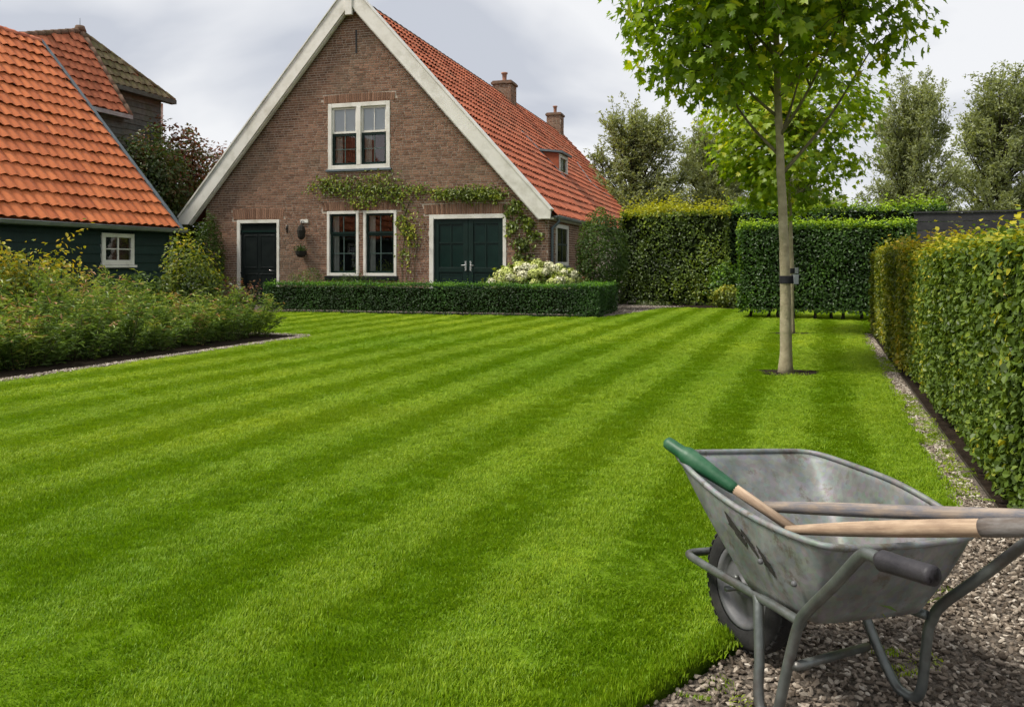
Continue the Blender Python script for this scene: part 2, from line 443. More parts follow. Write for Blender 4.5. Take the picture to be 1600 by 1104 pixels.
# unit brick: x 0..1, z 0..1, front at y=0, five faces, softened front edge
BV = [(0,1,0),(1,1,0),(1,1,1),(0,1,1),(.02,0,.05),(.98,0,.05),(.98,0,.95),(.02,0,.95)]
BF = [(4,5,6,7),(0,1,5,4),(1,2,6,5),(2,3,7,6),(3,0,4,7)]
def brick_m(x, z, w_, h_, y=-.010, d=.02):
    return Matrix.Translation((x, y, z)) @ Matrix.Diagonal((w_, d, h_, 1))

# pantile: x across (w), y up the slope, z out of the roof
TW, TE = .27, .415
def pantile():
    xs = np.linspace(0, 1, 9); T = []
    wave = lambda x: .5-.5*math.cos(2*math.pi*(x*.92+.12))
    for (y, lift, am) in ((0, .040, .060), (TE + .05, .004, .030), (0, .026, .060)):
        for x in xs: T.append((x*TW*1.06, y, lift + am*wave(x) + .020*x))
    F = [(i, i+1, 9+i+1, 9+i) for i in range(8)] + [(18+i, 18+i+1, i+1, i) for i in range(8)]
    F += [(8, 26, 17)]
    return T, F
PT, PF = pantile()
def tile_matrices(O, e, gup, ncol, nrow, rg, keep=None):
    e = Vector(e).normalized(); gup = Vector(gup).normalized(); n = e.cross(gup)
    out = []
    for r in range(nrow):
        for c in range(ncol):
            if keep and not keep(c*TW, r*TE): continue
            p = Vector(O) + e*(c*TW + rg.normal(0, .004)) + gup*(r*TE + rg.normal(0, .008))
            q = rg.normal(0, .020); a = rg.normal(0, .018)
            e2 = (e + gup*q + n*a*.5).normalized(); g2 = (gup - e*q + n*a).normalized(); n2 = e2.cross(g2)
            out.append(Matrix(((e2.x, g2.x, n2.x, p.x), (e2.y, g2.y, n2.y, p.y), (e2.z, g2.z, n2.z, p.z), (0, 0, 0, 1))))
    return out

# ------------------------------------------------------------------ instancing (grass, gravel)
def instancer(name, P, rot, scl, tint, pick, sources, mat_name=None):
    me = bpy.data.meshes.new(name)
    me.vertices.add(len(P)); me.vertices.foreach_set('co', np.asarray(P, np.float32).ravel())
    a = me.attributes.new('rot', 'FLOAT_VECTOR', 'POINT'); a.data.foreach_set('vector', np.asarray(rot, np.float32).ravel())
    a = me.attributes.new('scl', 'FLOAT_VECTOR', 'POINT'); a.data.foreach_set('vector', np.asarray(scl, np.float32).ravel())
    a = me.attributes.new('tint', 'FLOAT', 'POINT'); a.data.foreach_set('value', np.asarray(tint, np.float32))
    a = me.attributes.new('pick', 'INT', 'POINT'); a.data.foreach_set('value', np.asarray(pick, np.int32))
    me.update()
    o = stuff(link(name, me))
    c = bpy.data.collections.new(name + '_sources')
    for s in sources: c.objects.link(s)
    ng = bpy.data.node_groups.new(name + '_scatter', 'GeometryNodeTree')
    ng.interface.new_socket('Geometry', in_out='INPUT', socket_type='NodeSocketGeometry')
    ng.interface.new_socket('Geometry', in_out='OUTPUT', socket_type='NodeSocketGeometry')
    gi = ng.nodes.new('NodeGroupInput'); go = ng.nodes.new('NodeGroupOutput')
    ci = ng.nodes.new('GeometryNodeCollectionInfo')
    ci.inputs['Collection'].default_value = c
    ci.inputs['Separate Children'].default_value = True
    ci.inputs['Reset Children'].default_value = True
    ip = ng.nodes.new('GeometryNodeInstanceOnPoints'); ip.inputs['Pick Instance'].default_value = True
    def attr(nm, dt):
        n = ng.nodes.new('GeometryNodeInputNamedAttribute'); n.data_type = dt; n.inputs['Name'].default_value = nm
        return n.outputs['Attribute']
    e2r = ng.nodes.new('FunctionNodeEulerToRotation')
    L = ng.links.new
    L(gi.outputs[0], ip.inputs['Points']); L(ci.outputs[0], ip.inputs['Instance'])
    L(attr('pick', 'INT'), ip.inputs['Instance Index'])
    L(attr('rot', 'FLOAT_VECTOR'), e2r.inputs[0]); L(e2r.outputs[0], ip.inputs['Rotation'])
    L(attr('scl', 'FLOAT_VECTOR'), ip.inputs['Scale'])
    L(ip.outputs[0], go.inputs[0])
    md = o.modifiers.new('scatter', 'NODES'); md.node_group = ng
    return o

def in_poly(P, poly):
    x, y = P[:, 0], P[:, 1]; ins = np.zeros(len(P), bool); n = len(poly)
    for i in range(n):
        (x0, y0), (x1, y1) = poly[i], poly[(i+1) % n]
        c = ((y0 > y) != (y1 > y)) & (x < (x1-x0)*(y-y0)/((y1-y0) if y1 != y0 else 1e-9) + x0)
        ins ^= c
    return ins
def sheet(name, poly, z, mat, thick=0.0):
    m = MB()
    if thick: m.prism([(x, y, z-thick) for x, y in poly], (0, 0, thick))
    else: m.add([(x, y, z) for x, y in poly], [tuple(range(len(poly)))])
    return structure(m.build(name, mat))

# ================================================================== the setting
AX = Vector((.352, .936, 0)); PX = Vector((.936, -.352, 0))        # garden axis and its cross direction
A16 = R(16.5)
HU = Vector((math.cos(A16), -math.sin(A16), 0)); HV = Vector((math.sin(A16), math.cos(A16), 0))
H0 = Vector((-2.22, 23.8, 0))

gm = MB(); gm.add([(-600, -200, -.10), (600, -200, -.10), (600, 1200, -.10), (-600, 1200, -.10)], [(0, 1, 2, 3)])
structure(gm.build('ground', M['ground']))

LAWN = [(-1.6, .55), (.30, 2.40), (1.3, 3.36), (2.36, 4.40), (6.53, 15.4), (9.4, 15.0), (11.6, 20.6), (4.45, 23.4), (2.12, 19.12),
        (-6.4, 21.35), (-9.4, 22.1), (-10.2, 17.05), (-3.45, 14.45), (-5.53, 8.85), (-8.4, 1.0)]
lawn = sheet('lawn', LAWN, 0, M['turf'], .09)
GRAV = [(-1.75, .45), (.32, 2.38), (1.32, 3.34), (2.36, 4.38), (6.56, 15.4), (6.76, 15.4), (2.62, 4.38), (2.62, 3.6), (5.0, 3.0), (5.0, -1.0), (-1.75, -1.0)]
gravel_path = sheet('gravel_path', GRAV, -.042, M['gravelbed'])
TERR = [(2.14, 19.08), (4.50, 23.42), (5.2, 24.6), (3.6, 25.6), (6.5, 36), (-4, 36), (-12.5, 27.5), (-9.6, 22.1), (-6.4, 21.37)]
structure(sheet('gravel_terrace', TERR, -.020, M['gravelbed']))
BED = [(-3.80, 14.50), (-5.72, 8.85), (-8.55, 1.0), (-14, 1.0), (-14, 12), (-10.2, 16.9)]
bed_soil = sheet('garden_bed', BED, .012, M['soil'])
BEDGRAV = [(-3.46, 14.44), (-5.54, 8.85), (-8.41, 1.0), (-8.8, 1.0), (-5.9, 8.85), (-4.3, 14.2), (-9.8, 16.4), (-10.15, 17.02)]
structure(sheet('bed_edging_gravel', BEDGRAV, .006, M['gravelbed']))
HSOIL = [(2.615, 4.38), (6.755, 15.4), (9.2, 15.0), (4.9, 1.5), (2.75, 1.5), (2.615, 3.4)]
structure(sheet('hedge_soil', HSOIL, -.037, M['soil']))
BSOIL = [(4.55, 23.5), (11.6, 20.7), (16, 19.5), (17, 26), (5.3, 27)]
structure(sheet('border_soil', BSOIL, -.012, M['soil']))

# ------------------------------------------------------------------ lawn grass
def grass_clump(seed, n=80, rad=.075):
    rg = np.random.default_rng(seed)
    th = rg.uniform(0, 6.283, n); r = rad*np.sqrt(rg.random(n))
    B = np.stack([r*np.cos(th), r*np.sin(th), np.zeros(n)], 1)
    h = rg.uniform(.012, .026, n); wd = rg.uniform(.0014, .0027, n)
    lean = nrm(np.stack([rg.normal(0, .55, n), rg.normal(.75, .5, n), np.full(n, .0)], 1))*rg.uniform(.25, 1.0, n)[:, None]
    side = nrm(np.stack([-lean[:, 1], lean[:, 0], np.zeros(n)], 1) + rg.normal(0, .35, (n, 3))*[1, 1, 0])
    mid = B + lean*(h*.40)[:, None] + np.array([0, 0, 1.])*(h*.55)[:, None]
    tip = B + lean*(h*1.05)[:, None] + np.array([0, 0, 1.])*(h*.88)[:, None]
    V = np.stack([B - side*wd[:, None], B + side*wd[:, None], mid + side*(wd*.85)[:, None], mid - side*(wd*.85)[:, None], tip], 1).reshape(-1, 3)
    F = np.array([(0, 1, 2), (0, 2, 3), (3, 2, 4)]); FF = (F[None] + (np.arange(n)*5)[:, None, None]).reshape(-1, 3)
    return mesh_uniform('grass_tuft', V, FF, M['grass'], np.repeat(rg.random(n), 5))

def grassmat():
    N = NT('grass_blade')
    t = N.tint('attr'); ti = N.tint('inst')
    dark = N.ramp(t, [(0, C(.100, .205, .003)), (.6, C(.158, .290, .004)), (1, C(.22, .35, .010))])
    lite = N.ramp(t, [(0, C(.150, .250, .006)), (.6, C(.240, .355, .010)), (1, C(.33, .43, .025))])
    f1 = N.n('ShaderNodeMapRange', {0: ti, 1: 0.0, 2: .72}).outputs[0]
    f2 = N.n('ShaderNodeMapRange', {0: ti, 1: .70, 2: 1.0}).outputs[0]
    col = N.mix(f2, N.mix(f1, dark, lite), C(.36, .455, .016))
    d = N.n('ShaderNodeBsdfDiffuse', {0: col})
    tr = N.n('ShaderNodeBsdfTranslucent', {0: N.mix(1, col, C(1.2, 1.2, .6), 'MULTIPLY')})
    m1 = N.n('ShaderNodeMixShader', {0: .35, 1: d.outputs[0], 2: tr.outputs[0]})
    gl = N.n('ShaderNodeBsdfGlossy', {0: C(1, 1, 1), 'Roughness': .5})
    m2 = N.n('ShaderNodeMixShader', {0: .012, 1: m1.outputs[0], 2: gl.outputs[0]})
    return N.surf(m2.outputs[0])
M['grass'] = grassmat()

PER = .85
def scatter_grass():
    rg = np.random.default_rng(5)
    src = [bpy.data.objects.new('grass_tuft', grass_clump(100+i)) for i in range(5)]
    allP = []; allS = []
    for (y0, y1, den, sc) in ((1.2, 4.2, 800, .82), (4.2, 7.5, 520, .95), (7.5, 12, 270, 1.2), (12, 24, 125, 1.6)):
        xr = .72*y1 + 1.5
        n = int(den*(y1-y0)*2*xr)
        P = np.stack([rg.uniform(-xr, xr, n), rg.uniform(y0, y1, n), np.zeros(n)], 1)
        k = in_poly(P, LAWN) & (np.abs(P[:, 0]) < .70*P[:, 1] + 1.4)
        for (tx, ty, tr_) in ((3.22, 9.62, .33), (5.07, 14.86, .27)):
            k &= np.hypot(P[:, 0]-tx, P[:, 1]-ty) > tr_*(1+.3*np.sin(P[:, 0]*23+P[:, 1]*17))
        P = P[k]; allP.append(P); allS.append(np.full(len(P), sc))
    P = np.concatenate(allP); sc = np.concatenate(allS); n = len(P)
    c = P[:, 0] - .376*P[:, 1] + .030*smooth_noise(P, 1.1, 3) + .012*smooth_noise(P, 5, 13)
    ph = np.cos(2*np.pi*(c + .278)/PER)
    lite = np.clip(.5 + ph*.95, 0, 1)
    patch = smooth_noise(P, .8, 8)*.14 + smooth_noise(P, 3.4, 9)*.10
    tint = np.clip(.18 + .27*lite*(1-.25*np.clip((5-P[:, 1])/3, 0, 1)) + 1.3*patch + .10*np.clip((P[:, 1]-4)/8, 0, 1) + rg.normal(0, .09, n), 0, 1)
    near = np.clip((5.5-P[:, 1])/3, 0, 1)
    tint = np.clip(tint + near*(.15*smooth_noise(P, 6.5, 31) + .11*smooth_noise(P, 15, 32) - .15), 0, 1)
    head = math.atan2(-.352, .936)
    rz = np.where(lite + rg.normal(0, .22, n) > .5, head, head + np.pi) + rg.normal(0, .95, n)
    tilt = rg.normal(0, .10, (n, 2)) + .12
    P[:, 2] = -.004
    hs = 1 + .22*smooth_noise(P, 5.5, 21) + .32*np.clip((5-P[:, 1])/3, 0, 1)*smooth_noise(P, 9, 22)
    S = np.stack([sc, sc, np.clip(hs, .5, 1.7)*(.75+.25*sc)], 1)
    o = instancer('lawn_grass', P, np.stack([tilt[:, 0], tilt[:, 1]-.12, rz], 1), S, tint, rg.integers(0, 5, n), src)
    tag(o, 'short mown green grass with pale and dark mowing stripes', 'grass')
    # taller uncut fringe along the near cut edge
    t = rg.random(1500); E0 = np.array([-1.2, .95]); E1 = np.array([2.33, 4.38])
    Q = E0 + (E1-E0)*t[:, None] + rg.normal(0, .012, (1500, 2)) + np.array([-.02, .02])
    P2 = np.concatenate([Q, np.full((1500, 1), -.006)], 1)
    o2 = instancer('edge_grass', P2, np.stack([rg.normal(.35, .2, 1500), rg.normal(0, .2, 1500), rg.normal(-2.35, .5, 1500)], 1),
                   np.stack([np.full(1500, .7), np.full(1500, .7), rg.uniform(.8, 1.25, 1500)], 1), rg.uniform(.0, .45, 1500), rg.integers(0, 5, 1500), src)
    tag(o2, 'ragged dark grass fringe overhanging the cut lawn edge', 'grass')
    # weeds in the gravel strip along the hedge and under the barrow
    t = rg.uniform(.02, 1, 700); t = t[smooth_noise(np.stack([t*20, t*0, t*0], 1), 1.3, 4) > .0]; t = t[::2]; n3 = len(t)
    E0 = np.array([2.50, 4.4]); E1 = np.array([6.64, 15.3])
    Q = E0 + (E1-E0)*t[:, None] + rg.normal(0, .035, (n3, 2))
    sp = [(1.75, 3.30), (2.35, 3.25), (1.30, 2.75), (2.10, 2.75), (2.7, 3.35), (.62, 2.52), (2.85, 2.95)]
    Q = np.concatenate([Q] + [np.array(s) + rg.normal(0, .07, (3, 2)) for s in sp]); n3 = len(Q)
    o3 = instancer('gravel_weeds', np.concatenate([Q, np.full((n3, 1), -.036)], 1), np.stack([rg.normal(0, .2, n3), rg.normal(0, .2, n3), rg.uniform(0, 6.28, n3)], 1),
                   np.stack([np.full(n3, .75)]*2 + [rg.uniform(.5, .9, n3)], 1), rg.uniform(.2, 1, n3), rg.integers(0, 5, n3), src)
    tag(o3, 'small green weeds and moss growing through the gravel', 'weeds')
scatter_grass()

# ------------------------------------------------------------------ gravel stones
def stone(seed):
    rg = np.random.default_rng(seed)
    t = (1+5**.5)/2
    V = nrm(np.array([(-1,t,0),(1,t,0),(-1,-t,0),(1,-t,0),(0,-1,t),(0,1,t),(0,-1,-t),(0,1,-t),(t,0,-1),(t,0,1),(-t,0,-1),(-t,0,1)], float))
    V *= rg.uniform(.6, 1.15, (12, 1)); V *= np.array([1, rg.uniform(.5, .8), rg.uniform(.35, .6)])
    F = [(0,11,5),(0,5,1),(0,1,7),(0,7,10),(0,10,11),(1,5,9),(5,11,4),(11,10,2),(10,7,6),(7,1,8),(3,9,4),(3,4,2),(3,2,6),(3,6,8),(3,8,9),(4,9,5),(2,4,11),(6,2,10),(8,6,7),(9,8,1)]
    return mesh_uniform('stone', V, np.array(F), M['stone'])
def stonemat():
    N = NT('gravel_stone')
    t = N.tint('inst')
    col = N.ramp(t, [(0, C(.040, .031, .023)), (.35, C(.118, .093, .070)), (.7, C(.265, .22, .175)), (.9, C(.41, .355, .29)), (1, C(.55, .50, .43))])
    col = N.mix(.25, col, N.mix(N.noise(1.2, 4), C(.1, .1, .1), C(.9, .85, .8)), 'OVERLAY')
    return N.surf(N.n('ShaderNodeBsdfPrincipled', {'Base Color': col, 'Roughness': .85, 'Specular IOR Level': .2}).outputs[0])
M['stone'] = stonemat()
def scatter_gravel():
    rg = np.random.default_rng(6)
    src = [bpy.data.objects.new('stone', stone(200+i)) for i in range(6)]
    n = 52000
    P = np.stack([rg.uniform(-.8, 4.2, n), rg.uniform(1.3, 4.6, n), rg.uniform(-.044, -.030, n)], 1)
    P = P[in_poly(P, GRAV)]
    n2 = 9000; t = rg.random(n2); E0 = np.array([2.49, 4.4]); E1 = np.array([6.66, 15.4])
    Q = E0 + (E1-E0)*t[:, None] + np.stack([rg.uniform(-.12, .09, n2), np.zeros(n2)], 1)
    Q = np.concatenate([Q, rg.uniform(-.042, -.032, (n2, 1))], 1)
    n3 = 7000; t = rg.random(n3)
    E0 = np.array([-3.62, 14.45]); E1 = np.array([-6.5, 6.6])
    S = E0 + (E1-E0)*t[:, None] + np.stack([rg.uniform(-.09, .09, n3), np.zeros(n3)], 1)
    t = rg.random(3000); S2 = np.array([-3.6, 14.48]) + (np.array([-7.2, 15.9])-np.array([-3.6, 14.48]))*t[:, None] + np.stack([np.zeros(3000), rg.uniform(-.12, .22, 3000)], 1)
    S = np.concatenate([S, S2]); S = np.concatenate([S, rg.uniform(.005, .014, (len(S), 1))], 1)
    n4 = 5000; T4 = np.stack([rg.uniform(1.9, 5.3, n4), rg.uniform(19, 25, n4), np.full(n4, -.014)], 1); T4 = T4[in_poly(T4, TERR)]
    A = np.concatenate([P, Q, S, T4]); n = len(A)
    size = rg.uniform(.007, .018, n); size[len(P)+len(Q):] *= 1.35
    tint = np.clip(rg.beta(1.7, 1.7, n) + .06, 0, 1); far = np.arange(n) >= len(P); tint[far] = np.clip(tint[far] + .18, 0, 1)
    o = instancer('gravel', A, np.stack([rg.normal(0, .4, n), rg.normal(0, .4, n), rg.uniform(0, 6.28, n)], 1),
                  np.stack([size]*3, 1), tint, rg.integers(0, 6, n), src)
    tag(o, 'loose grey brown gravel stones on paths and edging strips', 'gravel')
scatter_gravel()

# steel edging beside the hedge
ed = MB(); ed.prism([(2.61, 4.38, -.07), (6.75, 15.4, -.07), (6.75, 15.4, -.030), (2.61, 4.38, -.030)], (.007, -.0026, 0))
tag(ed.build('steel_edging', M['darkbark']), 'thin dark steel edging between gravel strip and hedge soil', 'edging')

# ================================================================== farmhouse
house = thing('farmhouse', 'brown brick gabled farmhouse with red pantile roof and white bargeboards', 'house', H0, -A16)
SL, SR = -7.82, 3.36
APX, AZ = -2.62, 9.55
KL = (AZ-2.71)/(APX+8.61); KR = (AZ-2.74)/(3.5-APX)
def gl_(z): return max(SL, APX-(AZ-.32-z)/KL) if z > 1.5 else SL       # wall limits under the boards
def gr_(z): return min(SR, APX+(AZ-.32-z)/KR) if z > 1.5 else SR
OPEN = [(-6.67, -5.16, 0, 2.62), (-3.48, -1.44, 4.10, 6.08), (-3.52, -2.46, .90, 2.84), (-2.31, -1.23, .90, 2.84), (-.19, 2.15, 0, 2.68)]
def facade_wall():
    m = MB()
    zs = sorted({0, 1.5, 2.2, 2.4, 2.6, 3.0, 3.5, 4.5, 5.0, 5.5, 6.5, 7.0, 7.5, 8.0, 8.5, 9.0, 9.2, *[o[2] for o in OPEN], *[o[3] for o in OPEN]})
    for z0, z1 in zip(zs, zs[1:]):
        zc = (z0+z1)/2
        gaps = sorted([(o[0], o[1]) for o in OPEN if o[2] < zc < o[3]])
        x = None; segs = []; cur = 'L'
        for a, b in gaps: segs.append((cur, a)); cur = b
        segs.append((cur, 'R'))
        for a, b in segs:
            a0, a1 = (gl_(z0), gl_(z1)) if a == 'L' else (a, a)
            b0, b1 = (gr_(z0), gr_(z1)) if b == 'R' else (b, b)
            if b1 < a1: b1 = a1 = (a1+b1)/2
            m.add([(a0, 0, z0), (b0, 0, z0), (b1, 0, z1), (a1, 0, z1)], [(0, 1, 2, 3)])
    for a, b, z0, z1 in OPEN:       # reveals
        m.add([(a,0,z0),(a,.22,z0),(a,.22,z1),(a,0,z1)], [(0,1,2,3)]); m.add([(b,0,z0),(b,0,z1),(b,.22,z1),(b,.22,z0)], [(0,1,2,3)])
        m.add([(a,0,z1),(a,.22,z1),(b,.22,z1),(b,0,z1)], [(0,1,2,3)])
        if z0 > 0: m.add([(a,0,z0),(b,0,z0),(b,.22,z0),(a,.22,z0)], [(0,1,2,3)])
    m.add([(SR,0,0),(SR,28.2,0),(SR,28.2,2.6),(SR,0,2.6)], [(0,1,2,3)])
    m.add([(SL,0,0),(SL,0,2.6),(SL,28.2,2.6),(SL,28.2,0)], [(0,1,2,3)])
    m.add([(SL,28.2,0),(SL,28.2,2.6),(APX,28.2,9.1),(SR,28.2,2.6),(SR,28.2,0)], [(0,1,2,3,4)])
    return m.build('wall', M['mortar'], house)
wall = facade_wall()
ARCH = [(-6.80, -5.03, 2.62, .34), (-3.62, -1.30, 6.08, .26), (-3.66, -1.12, 2.84, .26), (-.34, 2.30, 2.68, .30)]
def facade_bricks():
    rg = np.random.default_rng(21)
    mt = []; key = []
    z = .01; row = 0; CH = .0715
    while z < 9.1:
        x = gl_(z+.03) - rg.uniform(0, .2); k = row % 2
        while x < gr_(z+.03):
            L = .20 if k % 2 else .097
            if rg.random() < .12: L = rg.choice([.15, .20, .12])
            k += 1
            x0, x1 = x, x+L; x = x1 + .015
            for a, b, o0, o1 in OPEN:
                if o0 - .02 < z+.03 < o1:
                    if x0 < a < x1: x1 = a-.004
                    elif a <= x0 < b: x0 = min(max(b+.004, x0), x1) if x1 > b else x1
            if x1 - x0 < .03: continue
            if any(a-.01 < (x0+x1)/2 < b+.01 and z0-.02 < z+.03 < z0+h for a, b, z0, h in ARCH): continue
            x0 = max(x0, gl_(z+.03)); x1 = min(x1, gr_(z+.03))
            if x1-x0 < .03: continue
            mt.append(brick_m(x0, z + rg.normal(0, .0012) + .006*math.sin(x0*.9+z*.7), x1-x0, CH-.0165, -.008 - rg.uniform(0, .006)))
            vis = z > .85 and not (2.0 < x0) and not (z > 2.85 and z < 4.1)
            key.append((0 if vis else 1e3) - x0*.28 + rg.normal(0, .02) + abs(z-1.8)*.2)
        z += CH; row += 1
    put_pieces('brick', BV, BF, M['brick_object'], M['brick_attr'], mt, wall, 300, key, 'brickwork', rg)
    # right side wall, first metres
    mt = []; z = .01; row = 0
    while z < 2.55:
        y = rg.uniform(0, .1); k = row % 2
        while y < 7.5:
            L = .20 if k % 2 else .097; k += 1
            if not (.85 < y+L/2 < 2.58 and 1.14 < z+.03 < 2.46):
                mt.append(Matrix.Translation((SR+.010, y, z)) @ Matrix.Rotation(R(90), 4, 'Z') @ Matrix.Diagonal((L, .02, CH-.0165, 1)))
            y += L+.013
        z += CH; row += 1
    put_pieces('brick', BV, BF, M['brick_object'], M['brick_attr'], mt, wall, 0, [0]*len(mt), 'side_brickwork', rg)
    # soldier courses over the openings
    for (a, b, z0, h) in ARCH:
        m = MB(); m.box(a, b, -.003, .02, z0, z0+h); li = m.build('lintel', M['mortar'], house)
        n = int((b-a)/.072); wd = (b-a)/n
        me = bpy.data.meshes.new('brick'); me.from_pydata(BV, [], BF); me.materials.append(M['brick_object'])
        for i in range(n):
            o = link('brick', me, li); t = (i+.5)/n-.5
            o.matrix_local = Matrix.Translation((a+i*wd+.006, -.016-rg.uniform(0, .004), z0+.006)) @ Matrix.Rotation(t*.25, 4, 'Y') @ Matrix.Diagonal((wd-.012, .02, h-.012 + .03*(1-4*t*t), 1))
facade_bricks()

# ---- windows and doors
def framed(m, a, b, z0, z1, y, wd, dp):
    m.box(a, a+wd, y, y+dp, z0, z1); m.box(b-wd, b, y, y+dp, z0, z1)
    m.box(a+wd, b-wd, y+.002, y+dp-.002, z1-wd, z1); m.box(a+wd, b-wd, y+.002, y+dp-.002, z0, z0+wd)
    return m
def panes(win, a, b, z0, z1, y, nx, nz, bar=.022, barmat='dkgreen'):
    wx = (b-a)/nx; wz = (z1-z0)/nz
    m = MB()
    for i in range(1, nx): m.box(a+i*wx-bar/2, a+i*wx+bar/2, y-.012, y+.012, z0, z1)
    for j in range(1, nz): m.box(a, b, y-.010, y+.010, z0+j*wz-bar/2, z0+j*wz+bar/2)
    if m.f: m.build('glazing_bar', M[barmat] if barmat == 'white' else M['barpaint'], win)
    for i in range(nx):
        for j in range(nz):
            q = MB(); x0, x1 = a+i*wx+bar/2, a+(i+1)*wx-bar/2; q0, q1 = z0+j*wz+bar/2, z0+(j+1)*wz-bar/2
            e = random.uniform(-.003, .003); e2 = random.uniform(-.003, .003)
            q.add([(x0, y+e, q0), (x1, y-e, q0), (x1, y-e+e2, q1), (x0, y+e+e2, q1)], [(0, 1, 2, 3)])
            q.build('pane', M['glass'], win)
def room(win, a, b, z0, z1, d=1.6):
    q = MB(); q.add([(a,.16,z0),(b,.16,z0),(b,d,z0),(a,d,z0),(a,.16,z1),(b,.16,z1),(b,d,z1),(a,d,z1)], [(0,1,2,3),(4,7,6,5),(1,5,6,2),(2,6,7,3),(3,7,4,0)])
    q.build('room', M['room'], win)
def curtain_or_reflection(win, a, b, z0, z1, y, mat):
    m = MB(); n = 22; V = []
    for i in range(n+1):
        x = a+(b-a)*i/n; yy = y+.02*math.sin(i*1.7)+.01*math.sin(i*.6)
        V += [(x, yy, z0), (x, yy, z1)]
    m.add(V, [(2*i, 2*i+2, 2*i+3, 2*i+1) for i in range(n)])
    m.build('curtain', M[mat], win, smooth=True)

random.seed(4)
# upper double window
a, b, z0, z1 = -3.48, -1.44, 4.10, 6.08
win = MB(); framed(win, a, b, z0, z1, -.03, .12, .14); win.box(-2.53, -2.39, -.034, .10, z0+.12, z1-.12)
win = win.build('window', M['white'], house, bevel=.006)
zm = 5.18
for (x0, x1) in ((a+.12, -2.53), (-2.39, b-.12)):
    s = MB(); framed(s, x0, x1, zm, z1-.12, .03, .06, .05); s.build('upper_sash', M['white'], win)
    s = MB(); framed(s, x0, x1, z0+.12, zm, .045, .075, .05); s.build('lower_sash', M['dkgreen'], win)
    panes(win, x0+.06, x1-.06, zm+.06, z1-.18, .055, 2, 1, barmat='white')
    panes(win, x0+.075, x1-.075, z0+.195, zm-.075, .07, 2, 2)
    q = MB(); q.add([(x0, .11, zm), (x1, .11, zm), (x1, .115, z1-.12), (x0, .11, z1-.12)], [(0, 1, 2, 3)]); q.build('blind', M['blind'], win)
    curtain_or_reflection(win, x0+.02, x0+.26, z0+.1, zm, .20, 'curtain'); curtain_or_reflection(win, x0+.22, x1, z0+.1, zm-.06, .26, 'redcurtain')  # pale cloth at the side; the red sheet is an added painted reflection
room(win, a, b, z0, z1, .9)
s = MB(); s.box(a-.06, b+.06, -.075, .12, z0-.07, z0-.003); s.build('sill', M['lead'], win, bevel=.008)
# lower sash windows
for (x0, x1) in ((-3.52, -2.46), (-2.31, -1.23)):
    z0, z1 = .90, 2.84
    win = MB(); framed(win, x0, x1, z0, z1, -.025, .085, .14); win = win.build('window', M['white'], house, bevel=.006)
    s = MB(); framed(s, x0+.085, x1-.085, z0+.085, 2.16, .05, .065, .045); s.build('lower_sash', M['dkgreen'], win)
    s = MB(); framed(s, x0+.085, x1-.085, 2.16, z1-.085, .03, .06, .045); s.build('upper_sash', M['dkgreen'], win)
    panes(win, x0+.145, x1-.145, 2.22, z1-.145, .055, 2, 1); panes(win, x0+.15, x1-.15, z0+.15, 2.095, .075, 2, 2)
    room(win, x0, x1, z0, z1, 1.8)
    curtain_or_reflection(win, x0+.1, x0+.30, z0+.1, z1-.1, .20, 'curtain')
    s = MB(); s.box(x0-.05, x1+.05, -.09, .12, z0-.13, z0-.003); s.build('sill', M['black'], win, bevel=.008)
    for i in range(4):      # house plants inside the glass
        pxx = x0+.3+.17*i; k = 60; Pl = np.stack([pxx+rng.normal(0, .05, k), .3+rng.normal(0, .03, k), z0+.1+abs(rng.normal(.0, .16, k))], 1)
        if i in (0, 3) or x0 > -2.4: leaf_obj('house_plant', Pl, np.tile([0, -1, .3], (k, 1)), .07, rng.random(k), M['l_vine'], win, rng)
# left door
a, b, z0, z1 = -6.67, -5.16, 0, 2.62
d = MB(); d.box(a, a+.11, -.03, .12, 0, z1); d.box(b-.09, b, -.03, .12, 0, z1); d.box(a+.11, b-.09, -.028, .118, z1-.10, z1)
door = d.build('door', M['white'], house, bevel=.006)
d = MB(); d.box(a+.11, b-.09, .03, .08, .03, z1-.10); d.build('door_leaf', M['black'], door)
for (x0, x1) in ((a+.22, -5.97), (-5.87, b-.19)):
    for (q0, q1) in ((.25, .95), (1.12, 2.15)):
        d = MB(); framed(d, x0, x1, q0, q1, .018, .035, .02); d.build('panel', M['black'], door, bevel=.004)
d = MB(); d.box(a+.112, b-.092, .012, .05, 2.24, 2.30); d.build('transom', M['dkgreen'], door)
d = MB(); d.tube([(-5.42, .03, 1.05), (-5.42, -.03, 1.05), (-5.53, -.035, 1.05)], .012, 8); d.build('handle', M['chrome'], door, smooth=True)
for zz in (.95, 2.18): d = MB(); d.box(a+.10, a+.20, .005, .03, zz, zz+.05); d.build('hinge', M['black'], door)
